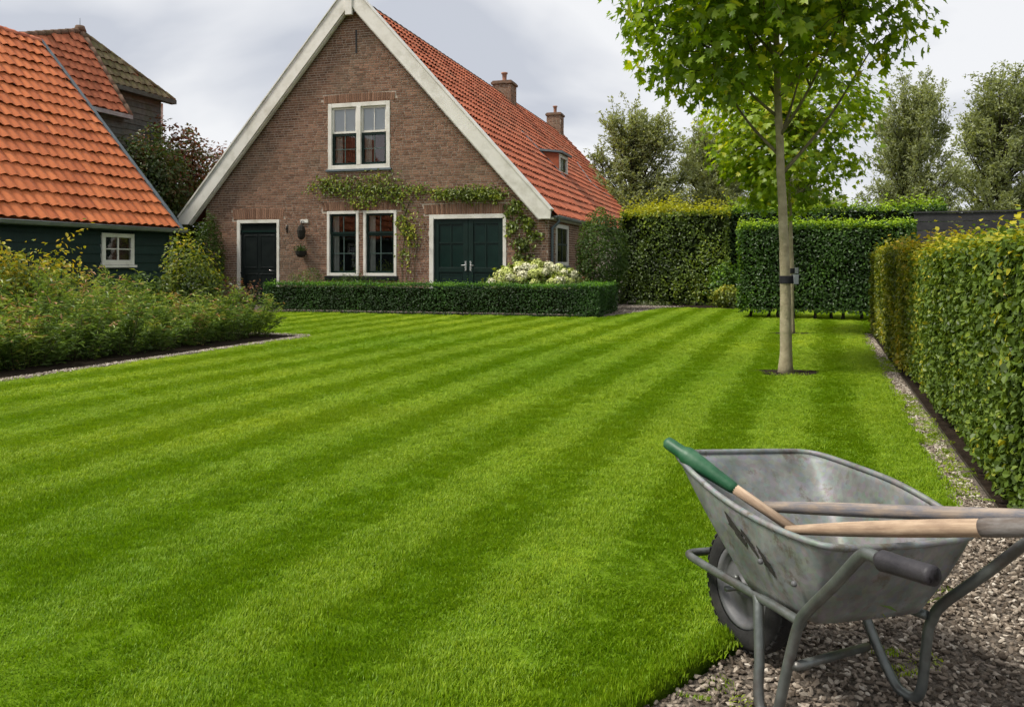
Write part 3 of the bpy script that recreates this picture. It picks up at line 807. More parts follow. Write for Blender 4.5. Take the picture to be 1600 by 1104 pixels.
# double door
a, b, z0, z1 = -.19, 2.15, 0, 2.68
d = MB(); d.box(a, a+.13, -.03, .12, 0, z1); d.box(b-.10, b, -.03, .12, 0, z1); d.box(a+.13, b-.10, -.028, .118, z1-.12, z1)
door = d.build('double_door', M['white'], house, bevel=.006)
mid = (a+.13+b-.10)/2
for (x0, x1, sx) in ((a+.13, mid-.005, 1), (mid+.005, b-.10, -1)):
    d = MB(); framed(d, x0, x1, .02, z1-.12, .02, .15, .06); d.box(x0+.15, x1-.15, .022, .078, 1.02, 1.16)
    leaf = d.build('door_leaf', M['dkgreen'], door, bevel=.006)
    d = MB(); d.box(x0+.15, x1-.15, .045, .07, .17, 1.02); d.build('lower_panel', M['dkgreen'], leaf)
    d = MB(); framed(d, x0+.19, x1-.19, .24, .96, .035, .03, .02); d.build('moulding', M['dkgreen'], leaf)
    d = MB(); d.box(x0+.15, x1-.15, .03, .07, 1.85, 1.89); d.box((x0+x1)/2-.018, (x0+x1)/2+.018, .032, .068, 1.16, 2.41); d.build('glazing_bar', M['dkgreen'], leaf)
    for (p0, p1) in ((x0+.15, (x0+x1)/2-.018), ((x0+x1)/2+.018, x1-.15)):
        for (q0, q1) in ((1.16, 1.85), (1.89, 2.41)):
            q = MB(); q.add([(p0, .05, q0), (p1, .051, q0), (p1, .052, q1), (p0, .05, q1)], [(0, 1, 2, 3)]); q.build('pane', M['darkglass'], leaf)
    xh = mid - sx*.075
    d = MB(); d.box(xh-.025, xh+.025, .008, .022, 1.06, 1.34); d.tube([(xh, .01, 1.22), (xh, -.045, 1.22), (xh-sx*.11, -.05, 1.215)], .013, 8)
    d.build('handle', M['chrome'], leaf, smooth=False)
room(door, a+.13, b-.1, .3, z1-.12, 2.0)
# side window
win = MB(); T0, T1 = .91, 2.52
def sbox(m, y0, y1, z0, z1, x0, x1): return m.box(x0, x1, y0, y1, z0, z1)
sbox(win, T0, T0+.11, 1.2, 2.42, SR-.08, SR+.035); sbox(win, T1-.11, T1, 1.2, 2.42, SR-.08, SR+.035); sbox(win, T0+.11, T1-.11, 2.31, 2.42, SR-.078, SR+.033); sbox(win, T0+.11, T1-.11, 1.2, 1.31, SR-.078, SR+.033)
win = win.build('window', M['white'], house, bevel=.006)
s = MB(); sbox(s, 1.66, 1.77, 1.31, 2.31, SR-.03, SR+.012); sbox(s, T0+.11, 1.66, 1.80, 1.86, SR-.03, SR+.010); sbox(s, 1.77, T1-.11, 1.80, 1.86, SR-.03, SR+.010); s.build('glazing_bar', M['dkgreen'], win)
for (y0, y1) in ((T0+.11, 1.66), (1.77, T1-.11)):
    for (q0, q1) in ((1.31, 1.80), (1.86, 2.31)):
        q = MB(); q.add([(SR+.004, y0, q0), (SR+.004, y1, q0), (SR+.005, y1, q1), (SR+.004, y0, q1)], [(0, 1, 2, 3)]); q.build('pane', M['glass'], win)
s = MB(); sbox(s, T0+.1, T1-.1, 1.3, 2.32, SR+.0005, SR+.002); s.build('backing', M['room'], win)
s = MB(); sbox(s, T0-.05, T1+.05, 1.13, 1.197, SR-.05, SR+.07); s.build('sill', M['lead'], win)

# ---- roof
RZ = 9.20                                            # ridge of the tiles
EZ, ES = 2.62, 3.52
gup = Vector((APX-ES, 0, RZ-EZ)); slope_len = gup.length; gup.normalize()
nrmR = Vector((0, 1, 0)).cross(gup) * -1
if nrmR.z < 0: nrmR = -nrmR
LEN = 28.0
rd = MB()
rd.add([(ES, .02, EZ), (ES, LEN, EZ), (APX, LEN, RZ), (APX, .02, RZ)], [(0, 1, 2, 3)])
EL = -8.63
rd.add([(EL, .02, EZ), (APX, .02, RZ), (APX, LEN, RZ), (EL, LEN, EZ)], [(0, 1, 2, 3)])
roof = rd.build('roof', M['redtile_attr'], house)
nrow = int(slope_len/TE); rowoff = slope_len - nrow*TE
e = Vector((0, 1, 0))
# e x gup must point out of the roof: use e = +y, check
if e.cross(gup).z < 0: e = -e; O = Vector((ES+.04, LEN, EZ)) - gup*.06
else: O = Vector((ES+.04, .05, EZ)) - gup*.06
O = O + e.cross(gup)*.012
ncol = int((LEN-.06)/TW)
tm = tile_matrices(O, e, gup, ncol, nrow+1, np.random.default_rng(31))
DORM = lambda m: False
key = [ (H0 + HU*m.translation.x + HV*m.translation.y).length + abs(m.translation.z-1.3)*.15 for m in tm]
put_pieces('roof_tile', PT, PF, M['redtile_object'], M['redtile_attr'], tm, roof, 300, key, 'roof_tiles', np.random.default_rng(32))
# ridge tiles
for i in range(int(LEN/.40)):
    m = MB(); seg = 7; V = []
    y0, y1 = .0 + i*.40, .42 + i*.40
    for (y, r_) in ((y0, .125), (y1, .105)):
        for j in range(seg+1):
            t = math.pi*j/seg
            V.append((APX + 1.1*r_*math.cos(t), y, RZ + .0 + r_*1.05*math.sin(t) + random.uniform(-.004, .004)))
    m.add(V, [(j, j+1, seg+1+j+1, seg+1+j) for j in range(seg)])
    m.build('ridge_tile', M['ridge'], roof, smooth=True)
# bargeboards (front), king post
def bargeboard(s_tip, z_tip, side):
    d = Vector((APX-s_tip, 0, AZ-z_tip)); L_ = d.length; d.normalize(); nn = Vector((-d.z*side, 0, d.x*side))   # downwards/inwards normal
    if nn.z > 0: nn = -nn
    W = .405
    A = Vector((s_tip, 0, z_tip)); B = Vector((APX, 0, AZ))
    # lower end cut level
    A2 = A + nn*W; t = (2.50 - A2.z)/d.z; A2 = A2 + d*t
    A1 = A + d*((z_tip-.02-A.z)/d.z)
    foot = Vector((s_tip + (-.0)*side, 0, 2.50))
    # apex cut on the centre line
    B2 = A + nn*W; t = (APX - B2.x)/d.x; B2 = B2 + d*t
    P = [A1, foot, A2, B2, B]
    m = MB(); m.prism([(p.x, -.30, p.z) for p in P], (0, .055, 0))
    o = m.build('bargeboard', M['white'], house, bevel=.008)
    # top trim
    m = MB(); up = -nn
    Q = [A + up*.0, B + up*.0, B + up*.05, A + up*.05]
    Q[1].x = Q[2].x = APX
    m.prism([(p.x, -.335, p.z) for p in Q], (0, .34, 0)); m.build('top_trim', M['white'], o)
    # soffit behind the board
    m = MB(); S = [A + nn*.06, B + nn*.06 , B + nn*.16, A + nn*.16]
    S[1] = S[1] + d*((APX-S[1].x)/d.x); S[2] = S[2] + d*((APX-S[2].x)/d.x)
    m.prism([(p.x, -.245, p.z) for p in S], (0, .30, 0)); m.build('soffit', M['white'], o)
    m = MB(); S = [A + nn*.40, B2 + nn*(-.07), B2, A2]
    m = MB(); S = [A2 + up*.10, B2 + up*.10, B2 - up*.03, A2 - up*.03]
    S[1] = S[1] + d*((APX-S[1].x)/d.x); S[2] = S[2] + d*((APX-S[2].x)/d.x)
    m.prism([(p.x, -.245, p.z) for p in S], (0, .12, 0)); m.build('inner_trim', M['white'], o)
    return o
bargeboard(-8.61, 2.71, -1); bargeboard(3.50, 2.74, 1)
m = MB(); m.box(APX-.12, APX+.10, -.345, -.245, 8.62, 9.75); m.build('king_post', M['white'], house, bevel=.01)
# wall anchors
m = MB(); m.box(APX+.06, APX+.10, -.03, -.012, 7.55, 8.25); m.build('wall_anchor', M['black'], house)
# gutter and downpipe, right side
m = MB(); seg = 8; V = []
for y in (.0, LEN):
    for j in range(seg+1):
        t = math.pi + math.pi*j/seg; V.append((ES+.06 + .075*math.cos(t), y, 2.60 + .075*math.sin(t)))
m.add(V, [(j, j+1, seg+2+j, seg+1+j) for j in range(seg)]); m.prism([(ES-.015, 0, 2.60), (ES+.135, 0, 2.60), (ES+.06, 0, 2.525)], (0, .01, 0))
m.box(ES+.125, ES+.14, 0, LEN, 2.585, 2.612)
m.build('gutter', M['zinc'], house, smooth=True)
m = MB(); m.box(SR-.02, ES+.0, .02, LEN, 2.50, 2.56); m.build('eave_board', M['white'], house)
m = MB(); m.tube(catmull([(ES+.06, .35, 2.53), (ES+.06, .34, 2.44), (SR+.07, .26, 2.26), (SR+.06, .25, 2.1), (SR+.06, .25, .05)], 6), .040, 10); m.build('downpipe', M['lead'], house, smooth=True)
# chimneys
def chimney(s, t, zt, wd, potr, poth):
    m = MB(); m.box(s-wd/2, s+wd/2, t-wd/2, t+wd/2, 7.6, zt-.18)
    ch = m.build('chimney', M['mortar'], house)
    rg = np.random.default_rng(int(t*10)); mt = []; z = 8.1
    while z < zt-.20:
        for face in range(2):
            x = -wd/2 + rg.uniform(-.1, 0)
            while x < wd/2:
                L = min(.2, wd/2-x); x0 = max(x, -wd/2)
                if x+L-x0 > .03:
                    mm = brick_m(x0, z, x+L-x0, .057, -.01) if face == 0 else None
                    base = Matrix.Translation((s, t-wd/2, 0)) if face == 0 else Matrix.Translation((s+wd/2, t, 0)) @ Matrix.Rotation(R(90), 4, 'Z')
                    mt.append(base @ brick_m(x0, z, x+L-x0, .057, -.01))
                x += .213
        z += .0715
    put_pieces('brick', BV, BF, M['brick_object'], M['brick_attr'], mt, ch, 0, [0]*len(mt), 'brickwork', rg)
    m = MB(); m.box(s-wd/2-.07, s+wd/2+.07, t-wd/2-.07, t+wd/2+.07, zt-.18, zt-.06); m.box(s-wd/2-.02, s+wd/2+.02, t-wd/2-.02, t+wd/2+.02, zt-.06, zt)
    m.build('cap', M['ridge'], ch, bevel=.02)
    m = MB(); m.lathe([(potr*.8, 0), (potr*.72, poth*.3), (potr*.8, poth*.8), (potr*1.1, poth*.85), (potr*1.1, poth), (potr*.8, poth), (potr*.7, poth*.6)], 14, Matrix.Translation((s, t, zt)))
    m.build('pot', M['terracotta'], ch, smooth=True)
    m = MB(); m.prism([(s+wd/2+.012, t-wd/2-.02, RZ-(s+wd/2-APX)*1.07+.12), (s+wd/2+.012, t+wd/2+.02, RZ-(s+wd/2-APX)*1.07+.12), (s+wd/2+.012, t+wd/2+.02, RZ-(s+wd/2-APX)*1.07-.05), (s+wd/2+.012, t-wd/2-.02, RZ-(s+wd/2-APX)*1.07-.05)], (.02, 0, 0))
    m.build('flashing', M['lead'], ch)
chimney(-2.50, 15.0, 9.85, .90, .14, .45)
chimney(-2.62, 25.8, 10.25, .85, .13, .45)
# dormer and lead flashings on the roof
def onroof(s, t, up=.06): return Vector((s, t, EZ + (ES-s)*(RZ-EZ)/(ES-APX))) + nrmR*up
m = MB(); zf0, zf1 = onroof(1.55, 9).z, onroof(1.55, 9).z+.80
sb = ES-(zf1-EZ)/((RZ-EZ)/(ES-APX))-.25
for y in (9.0, 10.5):
    m.prism([(1.55, y, zf0-.1), (1.55, y, zf1), (sb, y, zf1+.15)], (0, .06, 0))
dm = m.build('dormer', M['redtile_attr'], house)
m = MB(); m.prism([(1.72, 8.9, zf1-.0), (1.72, 8.9, zf1+.08), (sb-.1, 8.9, zf1+.24), (sb-.1, 8.9, zf1+.16)], (0, 1.78, 0)); m.build('dormer_roof', M['lead'], dm)
m = MB()
m.box(1.50, 1.58, 9.06, 9.18, zf0, zf1-.003); m.box(1.50, 1.58, 10.38, 10.50, zf0, zf1-.003); m.box(1.502, 1.578, 9.18, 10.38, zf1-.13, zf1-.003); m.box(1.502, 1.578, 9.18, 10.38, zf0, zf0+.13)
fr = m.build('window_frame', M['white'], dm)
m = MB(); m.add([(1.53, 9.18, zf0+.13), (1.53, 10.38, zf0+.13), (1.53, 10.38, zf1-.13), (1.53, 9.18, zf1-.13)], [(0, 1, 2, 3)]); m.build('pane', M['glass'], dm)
m = MB(); m.box(1.40, 1.42, 9.1, 10.4, zf0, zf1-.1); m.build('blind', M['blind'], dm)
def flashing(pts, wd, mat):
    m = MB(); V = []
    for s, t in pts: V += [onroof(s, t-wd/2, .125), onroof(s, t+wd/2, .135)]
    m.add(V, [(2*i, 2*i+1, 2*i+3, 2*i+2) for i in range(len(pts)-1)]); m.build('lead_flashing', M[mat], roof)
flashing([(.0, 8.86), (.4, 8.9), (.9, 8.88), (1.35, 8.9), (1.75, 8.92)], .18, 'lead')
flashing([(1.80, 8.7), (1.84, 9.6), (1.86, 10.7)], .3, 'lead')
flashing([(.0, 19.3), (.35, 18.6), (.8, 17.7), (1.2, 16.9), (1.45, 17.2), (1.6, 18.2), (1.72, 19.4)], .34, 'zinc')
# far verge board
m = MB(); m.prism([(ES+.05, LEN, EZ-.05), (APX, LEN, RZ+.06), (APX, LEN, RZ-.15), (ES-.12, LEN, EZ-.12)], (0, .06, 0)); m.build('bargeboard', M['zinc'], house)
m = MB(); m.prism([(ES+.06, LEN-.12, EZ+.06), (APX, LEN-.12, RZ+.13), (APX, LEN-.12, RZ+.04), (ES+.06, LEN-.12, EZ-.03)], (0, .12, 0)); m.build('verge_cap', M['zinc'], house)

def hw(s, t, z): return H0 + HU*s + HV*t + Vector((0, 0, z))

# lantern, hanging basket and hook beside the black door
la = thing('wall_lantern', 'black wall lantern on white bracket beside the black door', 'lantern', hw(-4.29, -.02, 1.95), -A16)
m = MB(); m.lathe([(.0, .02), (.07, .04), (.11, .12), (.135, .30), (.12, .33), (.10, .40), (.05, .47), (.015, .50), (0, .52)], 8, Matrix.Translation((0, -.17, .02))); m.build('lamp_body', M['basket'], la)
m = MB(); m.tube([(0, -.17, .53), (0, -.17, .60), (0, -.02, .60)], .014, 8); m.build('bracket', M['black'], la)
m = MB(); m.box(-.12, .14, -.03, .005, .56, .66); m.build('wall_plate', M['white'], la)
ba = thing('wall_basket', 'small dark planted basket on the wall under the lantern', 'basket', hw(-4.30, -.02, 1.45), -A16)
m = MB(); m.lathe([(.0, .0), (.10, .02), (.16, .10), (.18, .20), (.16, .20), (.13, .12), (0, .08)], 14, Matrix.Translation((0, -.17, 0))); m.build('bowl', M['basket'], ba)
k = 220; Pl = np.stack([rng.normal(0, .08, k), -.17+rng.normal(0, .06, k), .2+abs(rng.normal(0, .07, k))], 1)
leaf_obj('foliage', Pl, rng.normal(0, 1, (k, 3)), .06, rng.random(k)*.6, M['l_dark'], ba, rng)
ho = MB(); ho.tube([hw(-4.89, 0, 2.38), hw(-4.89, -.05, 2.38), hw(-4.86, -.12, 2.36), hw(-4.84, -.13, 2.30)], .016, 8); ho.tube([hw(-4.89, -.015, 2.22), hw(-4.89, -.015, 2.46)], .022, 8)
tag(ho.build('wall_hook', M['black'], None, smooth=True), 'small black iron hook between black door and lantern', 'hook')

# ================================================================== timber barn (left)
B0 = Vector((-8.82, 21.5, 0))
barn = thing('timber_barn', 'dark green boarded barn with bright orange pantile roof at left', 'barn', B0, -A16)
bl = 12.5; bz, brz, bw = 2.20, 7.40, 4.54
m = MB(); m.box(-.24, -.20, -bl, -.05, 0, 2.15); m.add([(-.22, -.06, 0), (-8.86, -.06, 0), (-8.86, -.06, 2.2), (-4.54, -.06, 7.2), (-.22, -.06, 2.2)], [(0, 1, 2, 3, 4)])
m.add([(-.22, -bl, 0), (-.22, -bl, 2.2), (-4.54, -bl, 7.2), (-8.86, -bl, 2.2), (-8.86, -bl, 0)], [(0, 1, 2, 3, 4)]); m.box(-8.86, -8.8, -bl, -.05, 0, 2.15)
bwall = m.build('wall', M['boards'], barn)
WY0, WY1, WZ0, WZ1 = -2.40, -1.36, 1.24, 2.00        # window
nb = 10; bh = 2.16/nb
for i in range(nb):
    q0 = i*bh
    segs = [(-bl, WY0), (WY1, -.06)] if (q0+bh > WZ0 and q0 < WZ1) else [(-bl, -.06)]
    for (y0, y1) in segs:
        m = MB(); m.prism([(-.196, y0, q0+bh+.014), (-.178, y0, q0+bh+.012), (-.148, y0, q0), (-.196, y0, q0)], (0, y1-y0, 0)); m.build('board', M['boards'], bwall)
m = MB()
for (y0, y1, q0, q1) in ((WY0, WY0+.11, WZ0, WZ1), (WY1-.11, WY1, WZ0, WZ1), (WY0+.11, WY1-.11, WZ1-.10, WZ1), (WY0+.11, WY1-.11, WZ0, WZ0+.12)): m.box(-.20, -.118, y0, y1, q0+(.002 if y1-y0 > .2 else 0), q1-(.002 if y1-y0 > .2 else 0))
win = m.build('window', M['white'], barn, bevel=.006)
m = MB(); m.box(-.17, -.135, (WY0+WY1)/2-.022, (WY0+WY1)/2+.022, WZ0+.12, WZ1-.10); m.box(-.168, -.137, WY0+.11, WY1-.11, 1.61, 1.635); m.build('glazing_bar', M['white'], win)
for (y0, y1) in ((WY0+.11, (WY0+WY1)/2-.022), ((WY0+WY1)/2+.022, WY1-.11)):
    for (q0, q1) in ((WZ0+.12, 1.61), (1.635, WZ1-.10)):
        m = MB(); m.add([(-.155, y0, q0), (-.155, y1, q0), (-.153, y1, q1), (-.155, y0, q1)], [(0, 1, 2, 3)]); m.build('pane', M['glass'], win)
m = MB(); m.box(-.197, -.193, WY0+.1, WY1-.1, WZ0+.1, WZ1-.08); m.build('backing', M['room'], win)
m = MB(); m.box(-.20, -.08, WY0-.05, WY1+.05, WZ0-.06, WZ0-.003); m.build('sill', M['white'], win)
m = MB(); m.box(-.26, -.12, -.10, .02, 0, 2.15); m.build('corner_post', M['greyboard'], barn)
gub = Vector((-bw, 0, brz-bz)); sl = gub.length; gub.normalize()
m = MB(); m.add([(0, -bl, bz), (0, 0, bz), (-bw, 0, brz), (-bw, -bl, brz)], [(0, 1, 2, 3)]); m.add([(-2*bw, -bl, bz), (-bw, -bl, brz), (-bw, 0, brz), (-2*bw, 0, bz)], [(0, 1, 2, 3)])
broof = m.build('roof', M['tile_attr'], barn)
e = Vector((0, 1, 0)); 
O = Vector((.05, -34*TW-.03, bz)) - gub*.02 + e.cross(gub)*.012
if e.cross(gub).z < 0:
    e = -e; O = Vector((.05, -.03, bz)) - gub*.02 + e.cross(gub)*.012
tm = tile_matrices(O, e, gub, 34, int(sl/TE)+1, np.random.default_rng(41))
wp = [B0 + HU*q.translation.x + HV*q.translation.y for q in tm]
key = [(0 if p.x > -.66*p.y else 100) - p.x*.1 + q.translation.z*.02 for p, q in zip(wp, tm)]
put_pieces('roof_tile', PT, PF, M['tile_object'], M['tile_attr'], tm, broof, 300, key, 'roof_tiles', np.random.default_rng(42))
for i in range(22):
    m = MB(); V = []; seg = 7
    for (y, r_) in ((-.40*i, .13), (-.40*i-.43, .11)):
        for j in range(seg+1):
            t = math.pi*j/seg; V.append((-bw+r_*1.1*math.cos(t), y, brz+.02+r_*math.sin(t)))
    m.add(V, [(j, j+1, seg+1+j+1, seg+1+j) for j in range(seg)]); m.build('ridge_tile', M['redtile_object'], broof, smooth=True)
nb_ = Vector((0, 1, 0)).cross(gub); nb_ = nb_ if nb_.z > 0 else -nb_
m = MB(); m.prism([Vector((.12, 0, bz-.14)), Vector((-bw, 0, brz+.02)), Vector((-bw, 0, brz+.10))+nb_*.05, Vector((.12, 0, bz-.06))+nb_*.08], (0, .11, 0)); m.build('verge_board', M['lead'], barn, bevel=.01)
m = MB(); V = []
for y in (-bl, .22):
    for j in range(seg+1):
        t = math.pi + math.pi*j/seg; V.append((.12+.085*math.cos(t), y, 2.17+.095*math.sin(t)))
m.add(V, [(j, j+1, seg+2+j, seg+1+j) for j in range(seg)]); m.box(.195, .215, -bl, .22, 2.15, 2.18)
m.prism([(.035, .20, 2.17), (.205, .20, 2.17), (.16, .20, 2.09), (.08, .20, 2.09)], (0, .02, 0)); m.build('gutter', M['zinc'], barn, smooth=True)
m = MB(); m.box(-.14, .03, -bl, -.02, 2.06, 2.12); m.build('eave_board', M['boards'], barn)

# ================================================================== old barn behind, mossy hipped roof
old = thing('old_barn', 'weathered grey timber barn with mossy hipped tile roof behind orange barn', 'barn', (-12.66, 27.0, 0), -A16)
# local x along HU, y along HV; eave corner at origin (z 6.19), slope 56 degrees facing +x
kz = 1.487
def onold(x, y): return Vector((x, y, 6.19 - x*kz))
AP = onold(-1.95, 0)                    # apex
nold = Vector((kz, 0, 1)).normalized()
H1 = onold(-.74, 3.05)                  # far end of the mossy eave
near_top = Vector((-1.05, -4.0, 0)); 
ridge_end = Vector((-6.5, .6, 8.3))
m = MB()
mossy = [AP, onold(-.74, 0), H1]
orange = [AP, onold(0, 0), onold(0, -5.2), onold(-.80, -5.2), onold(-1.37, -2.6)]
m.add([AP, onold(0, 0), onold(0, -5.2), onold(-.80, -5.2), onold(-1.37, -2.6)], [(0, 4, 3, 2, 1)])
m.add([AP, onold(-.74, 0), H1], [(0, 1, 2)])
m.add([AP, H1, Vector((-6.5, 3.05, H1.z)), ridge_end], [(0, 1, 2, 3)])
m.add([AP, ridge_end, Vector((-6.5, -5.2, 7.2)), onold(-.80, -5.2), onold(-1.37, -2.6)], [(0, 1, 2, 3, 4)])
oroof = m.build('roof', M['old_tile'], old)
# tiles on the two visible faces
def face_tiles(poly, x_lo, x_hi, y_lo, y_hi, mat, seed, tw=.30, te=.36):
    rg = np.random.default_rng(seed)
    me = bpy.data.meshes.new('roof_tile'); me.from_pydata([(p[0]*tw/TW, p[1]*te/TE, p[2]) for p in PT], [], PF); me.materials.append(mat)
    up = Vector((-1, 0, kz)).normalized(); e = Vector((0, 1, 0))
    if e.cross(up).z < 0: e = -e
    n = e.cross(up); dl = math.hypot(1, kz)
    r = 0; PP = np.array([(p.x, p.y) for p in poly])
    while True:
        x = x_hi - r*te/dl
        if x < x_lo: break
        y = y_lo
        while y < y_hi:
            c = np.array([[x-.95*te/dl, y+(.5*tw if e.y > 0 else -.5*tw)]])
            if in_poly(c, [tuple(q) for q in PP])[0]:
                p = onold(x, y) + n*.02 + up*rg.normal(0, .012)
                q = rg.normal(0, .03); e2 = (e+up*q).normalized(); g2 = (up-e*q + n*rg.normal(0, .02)).normalized(); n2 = e2.cross(g2)
                o = link('roof_tile', me, oroof)
                o.matrix_local = Matrix(((e2.x, g2.x, n2.x, p.x), (e2.y, g2.y, n2.y, p.y), (e2.z, g2.z, n2.z, p.z), (0, 0, 0, 1)))
            y += tw
        r += 1
face_tiles(orange, -2.1, .03, -5.2, .3, M['old_tile'], 51)
face_tiles(mossy, -2.1, -.70, -.2, 3.4, M['moss_tile'], 52)
def ridge_run(P0, P1, mat, r0=.13):
    d = P1-P0; n = max(1, int(d.length/.36))
    for i in range(n):
        m = MB(); a = P0+d*(i/n); b = P0+d*((i+1.12)/n); m.tube([a, b], [r0, r0*.82], 9); m.build('ridge_tile', mat, oroof, smooth=True)
ridge_run(AP, onold(.03, .05), M['ridge'], .13)
ridge_run(AP, H1 + Vector((.03, .05, 0)), M['moss_tile'], .09)
ridge_run(onold(-1.37, -2.6) , AP, M['ridge'], .10)
ridge_run(onold(-.80, -5.2), onold(-1.37, -2.6), M['ridge'], .10)
m = MB(); m.tube([AP+Vector((0, 0, -.02)), AP+Vector((0, 0, .16))], [.2, .14], 10); m.build('finial', M['ridge'], oroof, smooth=True)
m = MB(); m.tube([AP+Vector((0, 0, .1)), AP+Vector((0, 0, .42))], [.012, .006], 6); m.build('rod', M['lead'], oroof)
# walls: boards
m = MB(); m.box(-6.4, -.20, -5.2, 0.0, 0, 6.2); m.box(-6.4, -1.0, 0, 2.75, 0, 7.35); ow = m.build('wall', M['room'], old)
rg = np.random.default_rng(55)
for i in range(30):
    z0 = 1.4 + i*.205
    if z0+.2 < 6.2:
        m = MB(); m.prism([(-.20, -5.2, z0+.21), (-.175, -5.2, z0+.21), (-.15, -5.2, z0), (-.20, -5.2, z0)], (0, 5.2, 0)); m.build('board', M['greyboard'], ow)
    if z0+.2 < 7.35:
        m = MB(); m.prism([(-1.0, 0, z0+.21), (-.975, 0, z0+.21), (-.95, 0, z0), (-1.0, 0, z0)], (0, 2.75, 0)); m.build('board', M['greyboard'], ow)
m = MB(); m.box(-.12, .12, -5.2, .1, 6.02, 6.15); m.build('gutter', M['zinc'], old)
m = MB(); m.box(-.86, -.62, 0, 3.15, 7.12, 7.27); m.build('eave_fascia', M['greyboard'], old)
m = MB(); m.box(-1.02, -.93, 2.70, 2.80, 3.5, 7.1); m.build('corner_board', M['white'], old)

# ================================================================== hedges
def hedge(name, label, P0, P1, thick, z0, z1, n, size, mat, seed, aspect=.6, shape='rhomb', bump=.05, depth=.10, sprout=.25, top_tint=.25, base_tint=(.0, .75), faces='fbtlr', wobble=.02, ntop=.3, group=None, extra=None, single=0, single_mat=None, lightfn=None):
    """clipped hedge along P0->P1; front face on the right hand side seen from above is -perp"""
    rg = np.random.default_rng(seed)
    t = thing(name, label, 'hedge', (P0[0], P0[1], 0), 0, group)
    runs = [(Vector((0, 0, 0)), Vector((P1[0]-P0[0], P1[1]-P0[1], 0)))] + (extra or [])
    AllP = []; AllN = []; AllT = []; core = MB()
    for (A, B) in runs:
        d = B-A; L = d.length; d.normalize(); p = Vector((-d.y, d.x, 0))        # p: towards the back
        wt = {'f': L*(z1-z0), 'b': L*(z1-z0)*.35, 't': L*thick*1.25, 'l': thick*(z1-z0), 'r': thick*(z1-z0)}
        tot = sum(wt[k] for k in faces); nn_ = int(n*L/sum((b-a).length for a, b in runs))
        for k in faces:
            m_ = int(nn_*wt[k]/tot); u_ = rg.random(m_); v_ = rg.random(m_); dep = np.abs(rg.normal(0, depth*.5, m_))
            dd, pp = np.array(d), np.array(p)
            if k in 'fb':
                sgn = 0 if k == 'f' else thick; N_ = -pp if k == 'f' else pp
                P = np.outer(u_*L, dd) + np.outer(np.full(m_, sgn), pp) + np.outer(z0+v_*(z1-z0), [0, 0, 1])
            elif k == 't':
                N_ = np.array([0, 0, 1.]); P = np.outer(u_*L, dd) + np.outer(v_*thick, pp) + np.outer(np.full(m_, z1), [0, 0, 1])
            else:
                N_ = -dd if k == 'l' else dd; P = np.outer(np.full(m_, 0 if k == 'l' else L), dd) + np.outer(u_*thick, pp) + np.outer(z0+v_*(z1-z0), [0, 0, 1])
            P = P + np.array(A)
            bn = smooth_noise(P + np.array([P0[0], P0[1], 0]), 3.2, seed)*bump + smooth_noise(P, 11, seed+1)*bump*.4
            P = P + N_*(bn - dep)[:, None]
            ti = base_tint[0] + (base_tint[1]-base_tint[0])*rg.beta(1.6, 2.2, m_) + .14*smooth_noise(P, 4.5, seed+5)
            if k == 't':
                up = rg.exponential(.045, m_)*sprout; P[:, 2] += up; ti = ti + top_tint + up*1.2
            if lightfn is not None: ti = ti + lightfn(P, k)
            AllP.append(P); AllN.append(np.tile(N_ + np.array([0, 0, .35]), (m_, 1))); AllT.append(ti)
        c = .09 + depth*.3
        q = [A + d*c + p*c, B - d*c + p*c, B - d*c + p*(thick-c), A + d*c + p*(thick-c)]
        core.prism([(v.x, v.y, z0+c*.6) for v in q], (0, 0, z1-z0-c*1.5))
    P = np.concatenate(AllP); N_ = np.concatenate(AllN); T = np.concatenate(AllT)
    S = size*rg.uniform(.65, 1.25, len(P))
    if single:
        w_ = P + np.array([P0[0], P0[1], 0])
        dist = np.linalg.norm(w_ - np.array([0, 0, 1.3]), axis=1) + 100*((np.abs(w_[:, 0]/w_[:, 1]) > .61) | (w_[:, 1] < .1))
        front = np.argsort(dist)[:single*3]; pick = rg.permutation(front)[:single]
        mask = np.ones(len(P), bool); mask[pick] = False
        single_leaves(P[pick] + N_[pick]*.015, N_[pick], S[pick]*1.1, rg, shape, aspect, .55, single_mat, t)
        P, N_, T, S = P[mask], N_[mask], T[mask], S[mask]
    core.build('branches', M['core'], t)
    leaf_obj('foliage', P, N_, S, T, mat, t, rg, shape, aspect, .55)
    return t

# low hedge before the house with its return to the right
lh0 = (2.12, 19.42); lh1 = (-6.6, 21.78)
ret_a = Vector((0, 0, 0)); 
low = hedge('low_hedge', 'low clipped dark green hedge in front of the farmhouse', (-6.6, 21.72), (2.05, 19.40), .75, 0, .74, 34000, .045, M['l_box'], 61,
    bump=.012, depth=.06, sprout=.5, top_tint=.42, base_tint=(.05, .72), extra=[(Vector((8.66, -2.30, 0)), Vector((9.46, .36, 0)))], wobble=.01, lightfn=None)
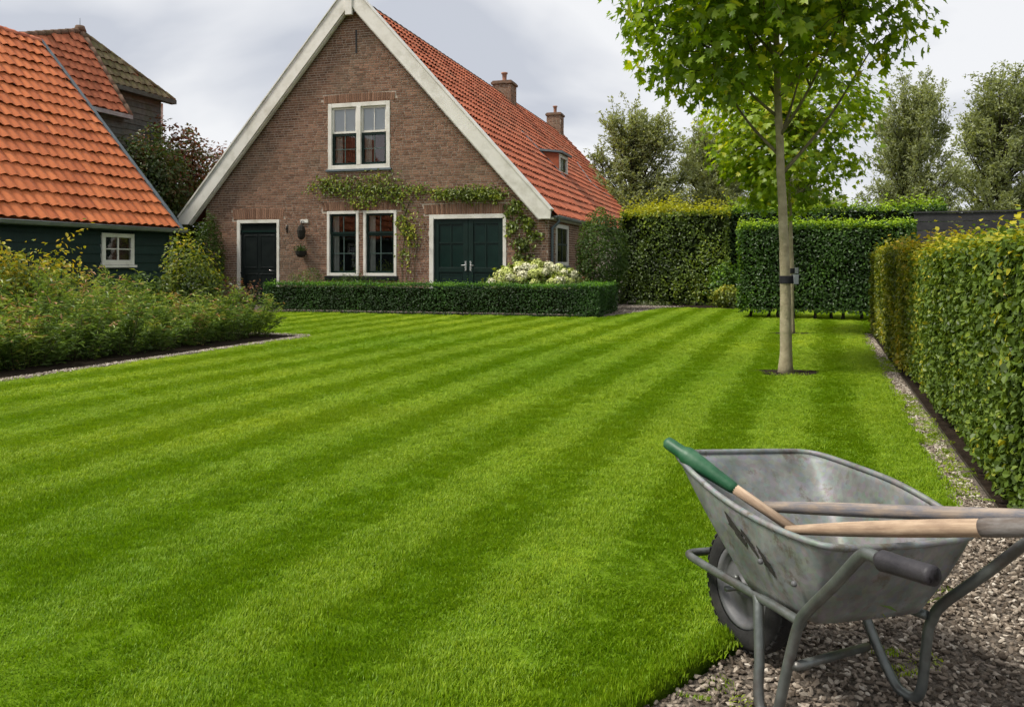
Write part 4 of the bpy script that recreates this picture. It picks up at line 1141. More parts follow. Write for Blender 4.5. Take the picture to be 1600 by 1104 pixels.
# free-standing block of hedge on short stems
def lit_side_tint(P, k): return np.where(P[:, 2] > 2.05, .25, 0) + (.30 if k == 'l' else 0)  # left face painted as if lit, through leaf tint; upper rows lighter too
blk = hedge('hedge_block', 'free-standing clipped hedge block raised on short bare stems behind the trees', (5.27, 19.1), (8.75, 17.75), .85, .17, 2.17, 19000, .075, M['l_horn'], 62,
    bump=.03, depth=.10, sprout=1.0, top_tint=.42, base_tint=(.0, .68), lightfn=lit_side_tint)
rg = np.random.default_rng(63)
for i in range(11):
    m = MB(); x = .2+i*.34+rg.normal(0, .07); q = Vector((x*.932, -x*.362, 0)) + Vector((.362, .932, 0))*(.3+rg.uniform(-.1, .25))
    pts = [q + Vector((rg.normal(0, .04), 0, -.08)), q + Vector((rg.normal(0, .05), 0, .1)), q + Vector((rg.normal(0, .05), 0, .4))]
    m.tube(pts, [.05, .035, .03], 7); m.build('stem', M['darkbark'], blk, smooth=True)
# tall beech hedge behind the lawn
def beech_lit_tint(P, k):  # light on the front painted into leaf tint: brighter stretch, darker end
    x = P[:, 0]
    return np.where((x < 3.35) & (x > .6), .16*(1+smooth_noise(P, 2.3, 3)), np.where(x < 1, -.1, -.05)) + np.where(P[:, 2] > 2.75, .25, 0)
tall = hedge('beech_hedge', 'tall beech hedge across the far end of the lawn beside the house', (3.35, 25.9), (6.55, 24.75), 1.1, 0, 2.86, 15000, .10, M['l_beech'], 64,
    bump=.09, depth=.16, sprout=2.6, top_tint=.42, base_tint=(.0, .70), lightfn=beech_lit_tint)
tall2 = hedge('beech_hedge', 'dark tall hedge behind the free-standing hedge block, brighter along its top', (6.5, 25.4), (12.3, 23.2), 1.1, 0, 2.92, 16000, .10, M['l_horn'], 65,
    bump=.06, depth=.14, sprout=2.2, top_tint=.55, base_tint=(.0, .55))
# right hand hedge: yellowing far part and broad green near part
def yl(P, k): return .16 + .12*smooth_noise(P*np.array([1, 1, .25]), 2.6, 8)
farh = hedge('side_hedge', 'narrow yellowing clipped hedge at far end of the right border', (6.64, 15.2), (4.47, 9.22), .9, .02, 1.45, 24000, .055, M['l_yellow'], 66, shape='oval', aspect=.85,
    bump=.03, depth=.09, sprout=.9, top_tint=.12, base_tint=(-.05, .72), faces='ftlr', lightfn=yl)
nearh = hedge('side_hedge', 'broad leafy green hedge in the right foreground with yellow tinged top', (4.42, 9.10), (1.93, 2.48), 1.2, .05, 1.375, 85000, .042, M['l_hedge_attr'], 67, shape='oval', aspect=.95,
    bump=.035, depth=.10, sprout=.8, top_tint=.30, base_tint=(.0, .95), faces='ftlr', single=300, single_mat=M['l_hedge_object'], lightfn=lambda P, k: np.where(P[:, 1] > -3, .05*(P[:, 1]+3), 0))

# ================================================================== shrubs, climbers, perennials
def blob_plant(name, label, cat, loc, rx, ry, h, n, size, mat, seed, shape='rhomb', aspect=.5, base=.0, tint=(.1, .9), shell=.35, droop=None, stems=6, toptint=.15, group=None, lump=.22, taper=0.0):
    rg = np.random.default_rng(seed)
    t = thing(name, label, cat, loc, 0, group)
    D = nrm(rg.normal(0, 1, (n, 3))); r = 1-np.abs(rg.normal(0, shell, n)); r = np.clip(r, .05, 1.1)
    lumpv = 1 + lump*smooth_noise(D*1.0, 4.5, seed) + lump*.5*smooth_noise(D, 10, seed+1)
    zz = D[:, 2]*r*lumpv
    kx = 1 - taper*np.clip(zz, 0, 1)
    P = np.stack([D[:, 0]*r*lumpv*rx*kx, D[:, 1]*r*lumpv*ry*kx, base + (h-base)*(.5+.5*zz)], 1)
    P[:, 2] = np.maximum(P[:, 2], .02)
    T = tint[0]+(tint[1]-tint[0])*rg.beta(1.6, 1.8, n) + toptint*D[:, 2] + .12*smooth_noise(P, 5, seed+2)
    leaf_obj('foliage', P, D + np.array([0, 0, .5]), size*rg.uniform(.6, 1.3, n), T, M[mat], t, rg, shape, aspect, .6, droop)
    m = MB()
    for i in range(stems):
        a = rg.uniform(0, 6.28); b = rg.uniform(.3, .8)
        m.tube([(0+.1*rx*math.cos(a), .1*ry*math.sin(a), -.02), (.35*rx*math.cos(a), .35*ry*math.sin(a), h*.35), (b*rx*math.cos(a), b*ry*math.sin(a), h*.75)], [.018, .013, .006], 5)
    m.build('stems', M['twig'], t, smooth=True)
    return t

blob_plant('evergreen_shrub', 'tall rounded dark evergreen shrub at the right corner of the farmhouse', 'shrub', (2.52, 22.9, 0), .74, .7, 2.75, 9000, .075, 'l_dark', 71, 'oval', .6, tint=(.05, .85), shell=.16, toptint=.18, lump=.10, stems=4)
blob_plant('conifer_column', 'narrow dark conifer against the wall left of the black door', 'shrub', tuple(hw(-7.35, -.45, 0)), .46, .36, 2.75, 5000, .07, 'l_dark', 72, tint=(.05, .8), shell=.2, lump=.14, stems=3)
blob_plant('window_shrub', 'small dark round shrub below the left sash window', 'shrub', tuple(hw(-3.75, -.7, 0)), .62, .4, 1.12, 2200, .05, 'l_dark', 73, tint=(.1, .9), shell=.2)
blob_plant('window_shrub', 'low dark shrub spreading below the right sash window', 'shrub', tuple(hw(-2.35, -.75, 0)), .95, .35, .98, 2600, .05, 'l_dark', 74, tint=(.05, .75), shell=.2)
blob_plant('lime_shrub', 'small bright lime green shrub at the foot of the tall hedge', 'shrub', (6.30, 23.9, 0), .50, .4, .62, 1500, .075, 'l_shrub', 75, 'oval', .8, tint=(.35, .8), shell=.25)
blob_plant('green_shrub', 'loose green shrub between tall hedge and hedge block', 'shrub', (6.35, 24.5, 0), .55, .3, 1.35, 1400, .09, 'l_horn', 76, 'oval', .7, tint=(.3, .9), shell=.3)

# hydrangea: leaves + every flower head a part
hy = blob_plant('hydrangea', 'cream and lime flowering hydrangea bush behind the low hedge', 'hydrangea', (.66, 21.6, 0), 1.25, .55, 1.28, 3800, .11, 'l_vine', 77, 'oval', .75, tint=(.1, .7), shell=.3)
rg = np.random.default_rng(78)
def flower_head(seed):
    r2 = np.random.default_rng(seed); n = 130
    D = nrm(r2.normal(0, 1, (n, 3)) + np.array([0, 0, .25])); P = D*r2.uniform(.82, 1.0, (n, 1))*np.array([1, 1, .8])
    V, F = leaf_geo(P, D, .34*np.ones(n), r2, 'rhomb', .95, .35)
    return V, F
heads = [flower_head(300+i) for i in range(3)]
hm = [[mesh_uniform('flower_head', V, F, mt) for V, F in heads] for mt in (M['petal'], M['petalgreen'])]
for i in range(66):
    a = rg.uniform(0, 6.28); zz = rg.uniform(.15, 1); rr = math.sqrt(1-zz*zz*.85)
    p = Vector((1.25*rr*math.cos(a)*rg.uniform(.75, 1), -.52*abs(rr*math.sin(a)), .62+.62*zz+rg.normal(0, .03)))
    o = link('flower_head', hm[1 if rg.random() < .62 else 0][i % 3], hy); o.location = p; s_ = rg.uniform(.09, .165); o.scale = (s_, s_, s_); o.rotation_euler = (rg.normal(0, .3), rg.normal(0, .3), rg.uniform(0, 6))
blob_plant('purple_perennial', 'small purple flowering plant at the right end of the hydrangea', 'plant', (1.82, 21.35, 0), .34, .3, .98, 900, .07, 'l_copper', 79, tint=(.2, 1.0), shell=.35)

# climbers on the facade
def climber(name, label, blobs, n, size, mat, seed, stems, tint=(.1, .95), shape='oval'):
    rg = np.random.default_rng(seed); t = thing(name, label, 'climber', H0, -A16)
    P = []; W = np.array([b[2]*b[3]*(b[4] if len(b) > 4 else 1) for b in blobs]); W = W/W.sum()
    for b, w_ in zip(blobs, W):
        k = int(n*w_)
        q = rg.normal(0, .46, (k*2, 2)); q = q[np.hypot(q[:, 0], q[:, 1]) < 1.25][:k]; k = len(q)
        keep = smooth_noise(np.stack([q[:, 0]*b[2]*3, q[:, 1]*b[3]*3, np.zeros(k)], 1), 2.6, seed) > -.55
        q = q[keep]; k = len(q)
        P.append(np.stack([b[0]+q[:, 0]*b[2], -.03-np.abs(rg.normal(0, .07, k)), b[1]+q[:, 1]*b[3]], 1))
    P = np.concatenate(P); k = len(P)
    T = tint[0]+(tint[1]-tint[0])*rg.beta(1.6, 1.8, k) + .16*smooth_noise(P, 5, seed)
    leaf_obj('foliage', P, np.tile([0, -1, .45], (k, 1)), size*rg.uniform(.6, 1.3, k), T, M[mat], t, rg, shape, .75, .5, np.array([0, -.2, -.8]))
    m = MB()
    for s in stems: m.tube(catmull([(x, -.035+.012*math.sin(7*x+3*z), z) for x, z in s], 5), [.018]*2+[.010]*(len(catmull(s_ if False else [(x, 0, z) for x, z in s], 5))-2), 5)
    m.build('stem', M['twig'], t, smooth=True)
    return t
climber('climbing_plant', 'trained green climber above the sash windows', [(-3.1, 3.55, 1.0, .34), (-2.0, 3.45, .95, .40), (-1.25, 3.35, .55, .38), (-.6, 3.45, .45, .22), (-3.5, 3.75, .7, .22, .6), (-1.8, 3.85, .8, .22, .5), (-2.3, 3.1, .5, .2)], 1450, .082, 'l_vine', 81,
    [[(-1.0, 0), (-1.05, 1.2), (-.95, 2.4), (-1.1, 3.2), (-2.0, 3.5), (-3.2, 3.5), (-4.0, 3.7)], [(-1.0, 2.6), (-.7, 3.2), (-.2, 3.4)], [(-1.1, 3.2), (-1.6, 3.6), (-1.9, 4.0)], [(-2.0, 3.5), (-2.5, 3.8), (-3.4, 3.9)]])
climber('climbing_plant', 'thin sparse climber growing down the wall right of the sash windows', [(-1.05, 2.6, .28, .5), (-.75, 2.3, .35, .6), (-.95, 1.6, .3, .6, .6)], 420, .085, 'l_vine', 82, [[(-.95, 0), (-.9, .9), (-.8, 1.8), (-.95, 2.7)], [(-.7, 0), (-.65, 1.0), (-.55, 2.0)]], tint=(.2, 1))
climber('climbing_plant', 'bushy green climber over the double door', [(.35, 3.30, .62, .20), (1.15, 3.28, .72, .26), (1.75, 3.25, .45, .24)], 1150, .080, 'l_vine', 83, [[(-.3, 3.4), (.4, 3.3), (1.2, 3.3), (2.2, 3.2)]], tint=(.15, 1))
climber('climbing_plant', 'leafy vine covering the brick wall right of the double door', [(2.55, 2.9, .45, .50), (2.45, 2.3, .36, .5), (2.75, 1.8, .38, .55), (2.65, 1.4, .32, .4), (2.95, 2.4, .35, .6)], 1700, .105, 'l_vine', 84, [[(2.7, 0), (2.65, 1.0), (2.75, 2.0), (2.5, 3.0), (2.2, 3.3)], [(2.6, 1.4), (2.4, 2.2), (2.3, 2.9)]], tint=(.0, .75))

# perennial border on the left
def perennial_mesh(seed, h, rad, n, pink=.12):
    rg = np.random.default_rng(seed)
    ns = 46; P = []; T = []; N_ = []; D_ = []; m = MB()
    for i in range(ns):
        a = rg.uniform(0, 6.28); out = rad*math.sqrt(rg.random()); hh = h*(rg.uniform(.50, 1.0) if rg.random() < .78 else rg.uniform(1.0, 1.42))*(1-.28*(out/rad)**2)
        b = np.array([.45*out*math.cos(a), .45*out*math.sin(a), 0]); tp = np.array([out*math.cos(a), out*math.sin(a), hh])
        k = n//ns; t = rg.beta(1.5, .95, k)
        q = b + (tp-b)*t[:, None]; q[:, :2] += (tp-b)[:2]*(.12*t*t)[:, None]; q = q + rg.normal(0, .045, (k, 3))*(1.25-.85*t[:, None])
        P.append(q); dd = nrm(rg.normal(0, 1, (k, 3))*[1, 1, .25] + [0, 0, .15]); D_.append(dd); N_.append(np.tile([0, 0, 1.], (k, 1)))
        tt = .10 + .55*rg.beta(1.7, 1.7, k) + .20*t + rg.normal(0, .16); tt[t > .96] = np.where(rg.random((t > .96).sum()) < pink*3, 1.0, .8); T.append(tt - (.25 if hh < .6*h else 0))
        m.tube([tuple(b), tuple(b*.5+tp*.5), tuple(tp)], [.005, .004, .002], 3, cap=False)
    P = np.concatenate(P); P[:, 2] = np.maximum(P[:, 2], .02)
    V, F = leaf_geo(P, np.concatenate(N_), .105*rg.uniform(.6, 1.25, len(P)), rg, 'rhomb', .24, .5, np.concatenate(D_)*1.6)
    return mesh_uniform('foliage', V, F, M['l_feather'], np.repeat(np.clip(np.concatenate(T), 0, 1), 4)), m.mesh('stems', M['twig'])
pv = [perennial_mesh(400+i, 1.0, .62, 2700) for i in range(4)]
rg = np.random.default_rng(91)
def perennial(loc, s, hz, i, label, group):
    t = thing('perennial_plant', label, 'plant', loc, rg.uniform(0, 6.28), group); t.scale = (s, s, hz)
    a = link('foliage', pv[i % 4][0], t); stuff(a); link('stems', pv[i % 4][1], t)
cnt_ = {}; ORD = ['', 'first', 'second', 'third', 'fourth', 'fifth', 'sixth', 'seventh', 'eighth', 'ninth', 'tenth', 'eleventh', 'twelfth', 'thirteenth']
E0 = Vector((-3.80, 14.50, 0)); ED = Vector((-.347, -.938, 0)); EN = Vector((-.938, .347, 0))
i = 0
for r_, (off, step, h0) in enumerate(((.62, .72, .68), (1.35, .85, .82), (2.2, .95, .90), (3.1, 1.05, .96))):
    s_ = .45 + .2*r_
    while s_ < 8.2:
        p = E0 + ED*(s_ + rg.normal(0, .08)) + EN*(off + rg.normal(0, .07))
        hh = h0*rg.uniform(.80, 1.18)*(.78+.22*min(1, s_/2.2))
        lab = ['feathery green perennial in front row of the bed', 'bushy green perennial in second row of the bed', 'tall green perennial in third row of the bed', 'tall green perennial in back row of the bed'][r_]
        grp = ['front row perennials', 'second row perennials', 'third row perennials', 'back row perennials'][r_]
        num = cnt_.get(r_, 0)+1
        lab = '%s, %s from the gravel corner' % (lab, ORD[num])
        if abs(p.x) < .72*p.y+.6: cnt_[r_] = num; perennial(p, rg.uniform(.85, 1.1), hh, i, lab, grp); i += 1
        s_ += step
blob_plant('yellow_shrub', 'tall yellow green shrub at the left edge before the barn', 'shrub', (-7.75, 12.3, 0), 1.05, .8, 1.68, 5200, .085, 'l_shrub', 92, 'oval', .6, tint=(.2, 1.0), shell=.4, lump=.3, toptint=.22)
blob_plant('yellow_shrub', 'upright yellowing shoots of a shrub before the boarded barn wall', 'shrub', (-8.55, 15.3, 0), .65, .5, 1.72, 1300, .09, 'l_shrub', 93, 'oval', .6, tint=(.25, 1), shell=.5, lump=.4, toptint=.25)
blob_plant('rose_shrub', 'loose reddish tipped rose bush at the right end of barn', 'shrub', (-7.0, 17.6, 0), .82, .6, 1.78, 3200, .085, 'l_shrub', 94, 'oval', .6, tint=(.0, .8), shell=.4, lump=.28, toptint=.25)
blob_plant('rose_shrub', 'small dark shrub under the barn window', 'shrub', (-7.85, 17.2, 0), .7, .5, 1.12, 1700, .075, 'l_dark', 95, 'oval', .6, tint=(.1, .9), shell=.4)
blob_plant('copper_shrub', 'small reddish shrub near the black door', 'shrub', (-5.95, 17.9, 0), .55, .4, .95, 900, .075, 'l_copper', 96, 'oval', .6, tint=(.3, 1), shell=.4)

# ================================================================== trees
def maple(name, label, loc, trunk, tr, crown_c, rx, rz, n, leaf, seed, mat, single=0, strap_z=None, limbs=16, group=None, zcut=None, t0=0.):
    rg = np.random.default_rng(seed); t = thing(name, label, 'tree', loc, 0, group)
    m = MB(); tp = catmull(trunk, 6); k = len(tp); rad = [tr*(1+.45*max(0, 1-i/2.5)**2)*(1-.72*(i/(k-1))**1.1) for i in range(k)]
    tp = [Vector((p.x+rg.normal(0, .003), p.y, p.z)) for p in tp]
    m.tube(tp, rad, 14); tk = m.build('trunk', M['bark'], t, smooth=True)
    cc = np.array(crown_c); ends = []
    for i in range(limbs):
        f = .53+.44*i/limbs; a = i*2.4+rg.uniform(-.4, .4); p0 = tp[int(f*(k-1))]
        out = rx*rg.uniform(.50, .80)*(1.05-.55*f); p2 = Vector((p0.x+out*math.cos(a), p0.y+out*math.sin(a), p0.z+rg.uniform(.85, 1.35)*out+.15))
        p1 = p0*.5+p2*.5+Vector((0, 0, -.10*out))
        L = catmull([p0, p1, p2], 5); m = MB(); m.tube(L, [rad[int(f*(k-1))]*.40*(1-.8*j/(len(L)-1))+.004 for j in range(len(L))], 7); m.build('limb', M['limb'], t, smooth=True)
        ends += [L[-1], L[len(L)//2]]
    nc = n//16
    D = nrm(rg.normal(0, 1, (nc, 3))); r = rg.random(nc)**.42
    lump = 1+.14*smooth_noise(D, 3.5, seed)+.08*smooth_noise(D, 8, seed+1)
    Cc = cc + D*(r*lump)[:, None]*np.array([rx, rx, rz])
    hole = smooth_noise(Cc, 2.6, seed+3) > -.75
    Cc = Cc[hole]; nc = len(Cc)
    m = MB()
    E = np.array([tuple(q) for q in ends])
    for j in range(0, nc, 2):
        q = E[np.argmin(np.linalg.norm(E-Cc[j], axis=1))]; md = (q+Cc[j])/2 + [0, 0, .05]
        m.tube([tuple(q), tuple(md), tuple(Cc[j])], [.009, .006, .003], 4, cap=False)
    stuff(m.build('twigs', M['twig'], t, smooth=True))
    P = np.repeat(Cc, 16, axis=0) + rg.normal(0, leaf*1.15, (nc*16, 3)); k2 = len(P)
    rel = (P-cc)/np.array([rx, rx, rz])
    P = P[(rel**2).sum(1) < 1.32]; k2 = len(P); rel = (P-cc)/np.array([rx, rx, rz])
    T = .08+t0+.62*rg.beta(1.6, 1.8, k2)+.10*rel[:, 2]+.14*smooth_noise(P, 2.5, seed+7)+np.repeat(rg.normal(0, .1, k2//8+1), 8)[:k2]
    N_ = rel*[1, 1, .6]+[0, 0, .75]; dr = nrm(rel*[1, 1, .0]+1e-6)*.7+[0, 0, -.75]
    S = leaf*rg.uniform(.6, 1.2, k2)
    if single:
        w_ = P+np.array(loc); vis = (w_[:, 2]-1.3)/w_[:, 1] < .33
        pick = np.argsort(np.linalg.norm(w_-np.array([0, 0, 1.3]), axis=1)+100*(~vis))[:single*2][::2]
        mk = np.ones(k2, bool); mk[pick] = False
        single_leaves(P[pick], N_[pick], S[pick]*1.05, rg, 'maple', 1, .45, M['l_maple_object'], t, droop=dr[pick])
        P, N_, T, S, dr = P[mk], N_[mk], T[mk], S[mk], dr[mk]
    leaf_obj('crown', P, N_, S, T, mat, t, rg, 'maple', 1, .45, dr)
    if strap_z:
        m = MB(); m.lathe([(tr*.93+.006, -.045), (tr*.93+.012, -.04), (tr*.93+.012, .04), (tr*.93+.006, .045)], 16, Matrix.Translation((tp[3].x*.3, 0, strap_z))); st = m.build('tie_strap', M['strap'], t)
        m = MB(); m.box(tr*.9, tr*.9+.05, -.09, .02, strap_z-.05, strap_z+.06); m.build('buckle', M['zinc'], st)
    m = MB(); kk = 18; m.add([(.36*(1+.2*math.sin(3*a_)+rg.normal(0, .08))*math.cos(a_), .30*(1+.2*math.cos(2*a_))*math.sin(a_), .012) for a_ in [6.283*j/kk for j in range(kk)]], [tuple(range(kk))]); m.build('soil_ring', M['soil'], t)
    return t
maple('maple_tree', 'young maple on the lawn with pale trunk and black strap, nearest the camera', (3.22, 9.62, 0), [(0, 0, -.05), (-.01, 0, .8), (-.03, 0, 1.7), (-.09, 0, 3.0), (-.12, .02, 4.4), (-.14, 0, 5.8)], .073,
      (-.16, 0, 4.78), 1.86, 1.62, 15500, .108, 101, M['l_maple_attr'], single=300, strap_z=1.10, limbs=20, t0=.22)
maple('maple_tree', 'slimmer young maple standing directly behind the nearest maple', (5.07, 14.86, 0), [(0, 0, -.05), (0, 0, .8), (-.01, 0, 1.7), (-.05, 0, 3.0), (-.05, .02, 4.2), (-.05, 0, 4.8)], .050,
      (-.03, 0, 3.70), 1.58, 1.42, 8000, .112, 102, M['l_maple_attr'], strap_z=1.15, limbs=16, t0=.24)

# background willows / poplars
def willow_mesh(seed, h, rad, n, tw):
    rg = np.random.default_rng(seed); m = MB(); P = []; D_ = []; T = []
    m.tube([(0, 0, 0), (.1, 0, h*.3), (0, .1, h*.6), (.05, 0, h*.9)], [.26, .2, .11, .03], 8)
    nb = tw
    for i in range(nb):
        zt = rg.uniform(.2, 1.0); a = rg.uniform(0, 6.28); reach = rad*math.sqrt(max(.02, 1-((zt-.42)/.62)**2))*rg.uniform(.35, 1.0)*(1+.12*math.sin(3*a+seed))
        z0 = h*max(.05, zt-rg.uniform(.14, .30)); hh = h*zt-z0
        p0 = np.array([0, 0, min(z0, h*.85)]); p2 = np.array([reach*math.cos(a)+.35*(zt-.4), reach*math.sin(a), h*zt*rg.uniform(.95, 1.04)]); p1 = p0*.45+p2*.55+np.array([0, 0, -.06*h*rg.random()])
        t = np.linspace(0, 1, 7)[:, None]; B = (1-t)**2*p0+2*t*(1-t)*p1+t*t*p2
        m.tube([tuple(q) for q in B], list(np.linspace(.055, .008, 7)), 4, cap=False)
        k = n//nb; nt_ = 11; kk = k//nt_; q = []; d = []
        for j in range(nt_):
            tj = rg.beta(1.8, .9); ii = min(5, int(tj*6)); o_ = B[ii]+(B[ii+1]-B[ii])*(tj*6-ii)
            tw_ = (p2-p0)/np.linalg.norm(p2-p0)*.5 + np.array([.18, 0, .55]) + rg.normal(0, .55, 3); tw_ = tw_/np.linalg.norm(tw_)*rg.uniform(.45, 1.15)
            ts = rg.random(kk)[:, None]
            q.append(o_ + tw_*ts + rg.normal(0, .085, (kk, 3))*(1.2-.6*ts)); d.append(nrm(np.tile(tw_, (kk, 1)) + rg.normal(0, .55, (kk, 3))))
            m.tube([tuple(o_), tuple(o_+tw_)], [.012, .004], 3, cap=False)
        q = np.concatenate(q); d = np.concatenate(d); k = len(q)
        P.append(q); D_.append(d)
        T.append(.08+.6*rg.beta(1.7, 1.8, k)+.12*(q[:, 2]/h-.5)+rg.normal(0, .10))
    P = np.concatenate(P); Dn = np.concatenate(D_)
    V, F = leaf_geo(P, rg.normal(0, 1, (len(P), 3)), .165*rg.uniform(.6, 1.3, len(P)), rg, 'rhomb', .45, .3, Dn*2)
    return mesh_uniform('crown', V, F, M['l_willow'], np.repeat(np.clip(np.concatenate(T), 0, 1), 4)), m.mesh('trunk', M['darkbark'], True)
wv = [willow_mesh(500+i, 10.1, 2.8, 52000, 150) for i in range(3)]
for (x, y, s, hz, i, rot, lab) in [(6.6, 45, 1.15, .95, 0, .3, 'grey green willow rising behind the roof end of the farmhouse'), (11.4, 47, 1.0, .92, 1, 1.2, 'smaller grey green willow left of the maple crowns'),
        (16.4, 50, 1.15, .74, 2, 3.0, 'low grey green tree behind the two maples'), (22.0, 45, 1.0, 1.12, 1, 4.0, 'tall full willow above the dark fence, right of the maples'),
        (28.6, 48, 1.3, 1.19, 2, 5.3, 'tall willow at the right edge of the picture'), (13.8, 54, 1.1, .66, 0, 2.2, 'low distant tree between the smaller willow and maples'), (20.0, 54, 1.1, .60, 1, .9, 'low distant tree right behind the maple trunk'), (3.9, 50, .8, .62, 2, 1.9, 'small distant tree close beside the roof verge')]:
    t = thing('willow_tree', lab, 'tree', (x, y, -.1), rot, 'willows beyond the garden'); t.scale = (s, s, hz)
    stuff(link('crown', wv[i][0], t)); link('trunk', wv[i][1], t)

# reddish tree and creeper mass between the barns and the house
def mass(name, label, loc, rx, ry, h, n, mat, seed, tint, base=0., size=.13, lump=.25):
    return blob_plant(name, label, 'tree', loc, rx, ry, h, n, size, mat, seed, 'oval', .7, base=base, tint=tint, shell=.3, lump=lump, stems=5, toptint=.25)
mass('copper_tree', 'dark green and purple leaved tree against the old barn wall', (-11.9, 26.4, 0), 1.45, 1.2, 5.4, 11000, 'l_copper', 111, (-.1, .62), base=1.0)
mass('copper_tree', 'reddish leaved creeper climbing at the corner of the old barn', (-11.9, 29.2, 0), 1.1, 1.2, 6.3, 6500, 'l_copper', 112, (.25, 1.0), base=2.0, size=.14, lump=.3)
mass('copper_tree', 'low red and green bushes between old barn and farmhouse', (-11.3, 31.0, 0), 2.5, 1.5, 6.0, 12000, 'l_copper', 113, (.2, 1.0), base=.5)
mass('green_tree', 'dark green bush filling the gap beside the left farmhouse eave', (-11.1, 27.0, 0), .9, .8, 3.5, 3600, 'l_copper', 114, (.0, .6), base=.1, size=.11)

# dark timber fence on the right
fe = thing('timber_fence', 'dark weathered horizontal plank fence behind the right hedge', 'fence', (10.9, 22.2, 0), math.atan2(-1.55, 4.1))
for i in range(11):
    m = MB(); z0 = .05+i*.235; m.box(0, 7.5, -.012-.004*(i % 2), .012, z0, z0+.222); m.build('plank', M['fence'], fe, bevel=.004)
for x in (.05, 2.4, 4.8, 7.2):
    m = MB(); m.box(x, x+.09, .014, .10, 0, 2.60); m.build('post', M['fence'], fe)
m = MB(); m.box(-.02, 7.52, -.05, .09, 2.635, 2.67); m.build('cap_rail', M['fence'], fe)

# ================================================================== wheelbarrow
G0 = -.034
wb = thing('wheelbarrow', 'galvanised wheelbarrow with black tyre and rubber grips standing on gravel', 'wheelbarrow', (.832, 2.831, G0), rot=(0, R(3.6), R(20.7)))
def fixz(a, z): return z + a*math.tan(R(3.6))*max(0, 1-z/.2)
WR = .216
# wheel
wheel_m = Matrix.Translation((-.022, .005, WR)) @ Matrix.Rotation(R(90), 4, 'Y')
m = MB(); prof = []
for j in range(17):
    t = R(-118 + 236*j/16); prof.append((WR-.052 + .052*math.cos(t)*(1.0), .046*math.sin(t)))
m.lathe(prof, 44, wheel_m); wheel = m.build('wheel', M['rubber'], wb, smooth=True); 
m = MB()
for j in range(40):      # tread lugs
    a = 2*math.pi*j/40
    for sx in (-1, 1):
        M_ = wheel_m @ Matrix.Rotation(a + (.08 if sx > 0 else 0), 4, 'Z') @ Matrix.Translation((WR-.0058, 0, sx*.019))
        m.add([M_ @ Vector(p) for p in ((-.006,-.010,-.014),(.0012,-.009,-.012),(.0012,.009,-.012),(-.006,.010,-.014),(-.006,-.010,.014),(.0012,-.009,.012),(.0012,.009,.012),(-.006,.010,.014))], [(0,1,2,3),(4,7,6,5),(0,4,5,1),(1,5,6,2),(2,6,7,3)])
m.build('tread', M['rubber'], wheel)
m = MB(); m.lathe([(.133, -.036), (.140, -.030), (.140, -.038), (.128, -.040), (.118, -.034), (.112, -.018), (.095, -.012), (.070, -.022), (.040, -.024), (.034, -.034), (.020, -.05), (0, -.05)], 36, wheel_m)
m.lathe([(.133, .036), (.140, .030), (.140, .038), (.128, .040), (.118, .034), (.112, .018), (.095, .012), (.070, .022), (.040, .024), (.034, .034), (.020, .05), (0, .05)], 36, wheel_m); m.build('rim', M['rim'], wheel, smooth=True)
m = MB(); m.tube([(-.125, 0, WR), (.125, 0, WR)], .010, 10); m.build('axle', M['pipe'], wheel, smooth=True)
# tub
rim_c = [(-.293, .075, .652), (-.262, .104, .658), (-.15, .108, .657), (0, .108, .656), (.15, .106, .655), (.245, .090, .655), (.283, .03, .655), (.292, -.12, .650), (.290, -.30, .640), (.287, -.46, .612), (.278, -.575, .578), (.245, -.622, .566), (.14, -.632, .560), (0, -.634, .558), (-.14, -.632, .560), (-.245, -.620, .564), (-.278, -.575, .564), (-.287, -.45, .560), (-.290, -.30, .566), (-.292, -.15, .586), (-.295, -.01, .622)]
rim = catmull(rim_c, 6, True); nR = len(rim); NL = 12
V = []
for l in range(NL+1):
    f = l/NL
    for p in rim:
        bot = Vector((p.x*.70, -.365+(p.y+.26)*.42, .315))
        q = p.lerp(bot, f)
        s = math.sin(math.pi*f)*.010
        cx = Vector((p.x, p.y+.26, 0)).normalized()
        q = q + cx*s*(.9)
        if f > .8: q = q + (Vector((0, -.36, .315))-q)*0 
        V.append(q)
F = [(l*nR+j, l*nR+(j+1) % nR, (l+1)*nR+(j+1) % nR, (l+1)*nR+j) for l in range(NL) for j in range(nR)]
c0 = len(V)
for sc_ in (.6,):
    for p in rim: V.append(Vector((p.x*.70*sc_, -.365+(p.y+.26)*.42*sc_, .309)))
V.append(Vector((0, -.36, .308)))
F += [(NL*nR+j, NL*nR+(j+1) % nR, c0+(j+1) % nR, c0+j) for j in range(nR)] + [(c0+j, c0+(j+1) % nR, c0+nR) for j in range(nR)]
m = MB(); m.add(V, F); tub = m.build('tub', M['galv'], wb, smooth=True)
sm = tub.modifiers.new('sheet', 'SOLIDIFY'); sm.thickness = .003; sm.offset = 0
m = MB(); m.tube(rim, .0095, 10, closed=True); m.build('rolled_rim', M['galv'], tub, smooth=True)
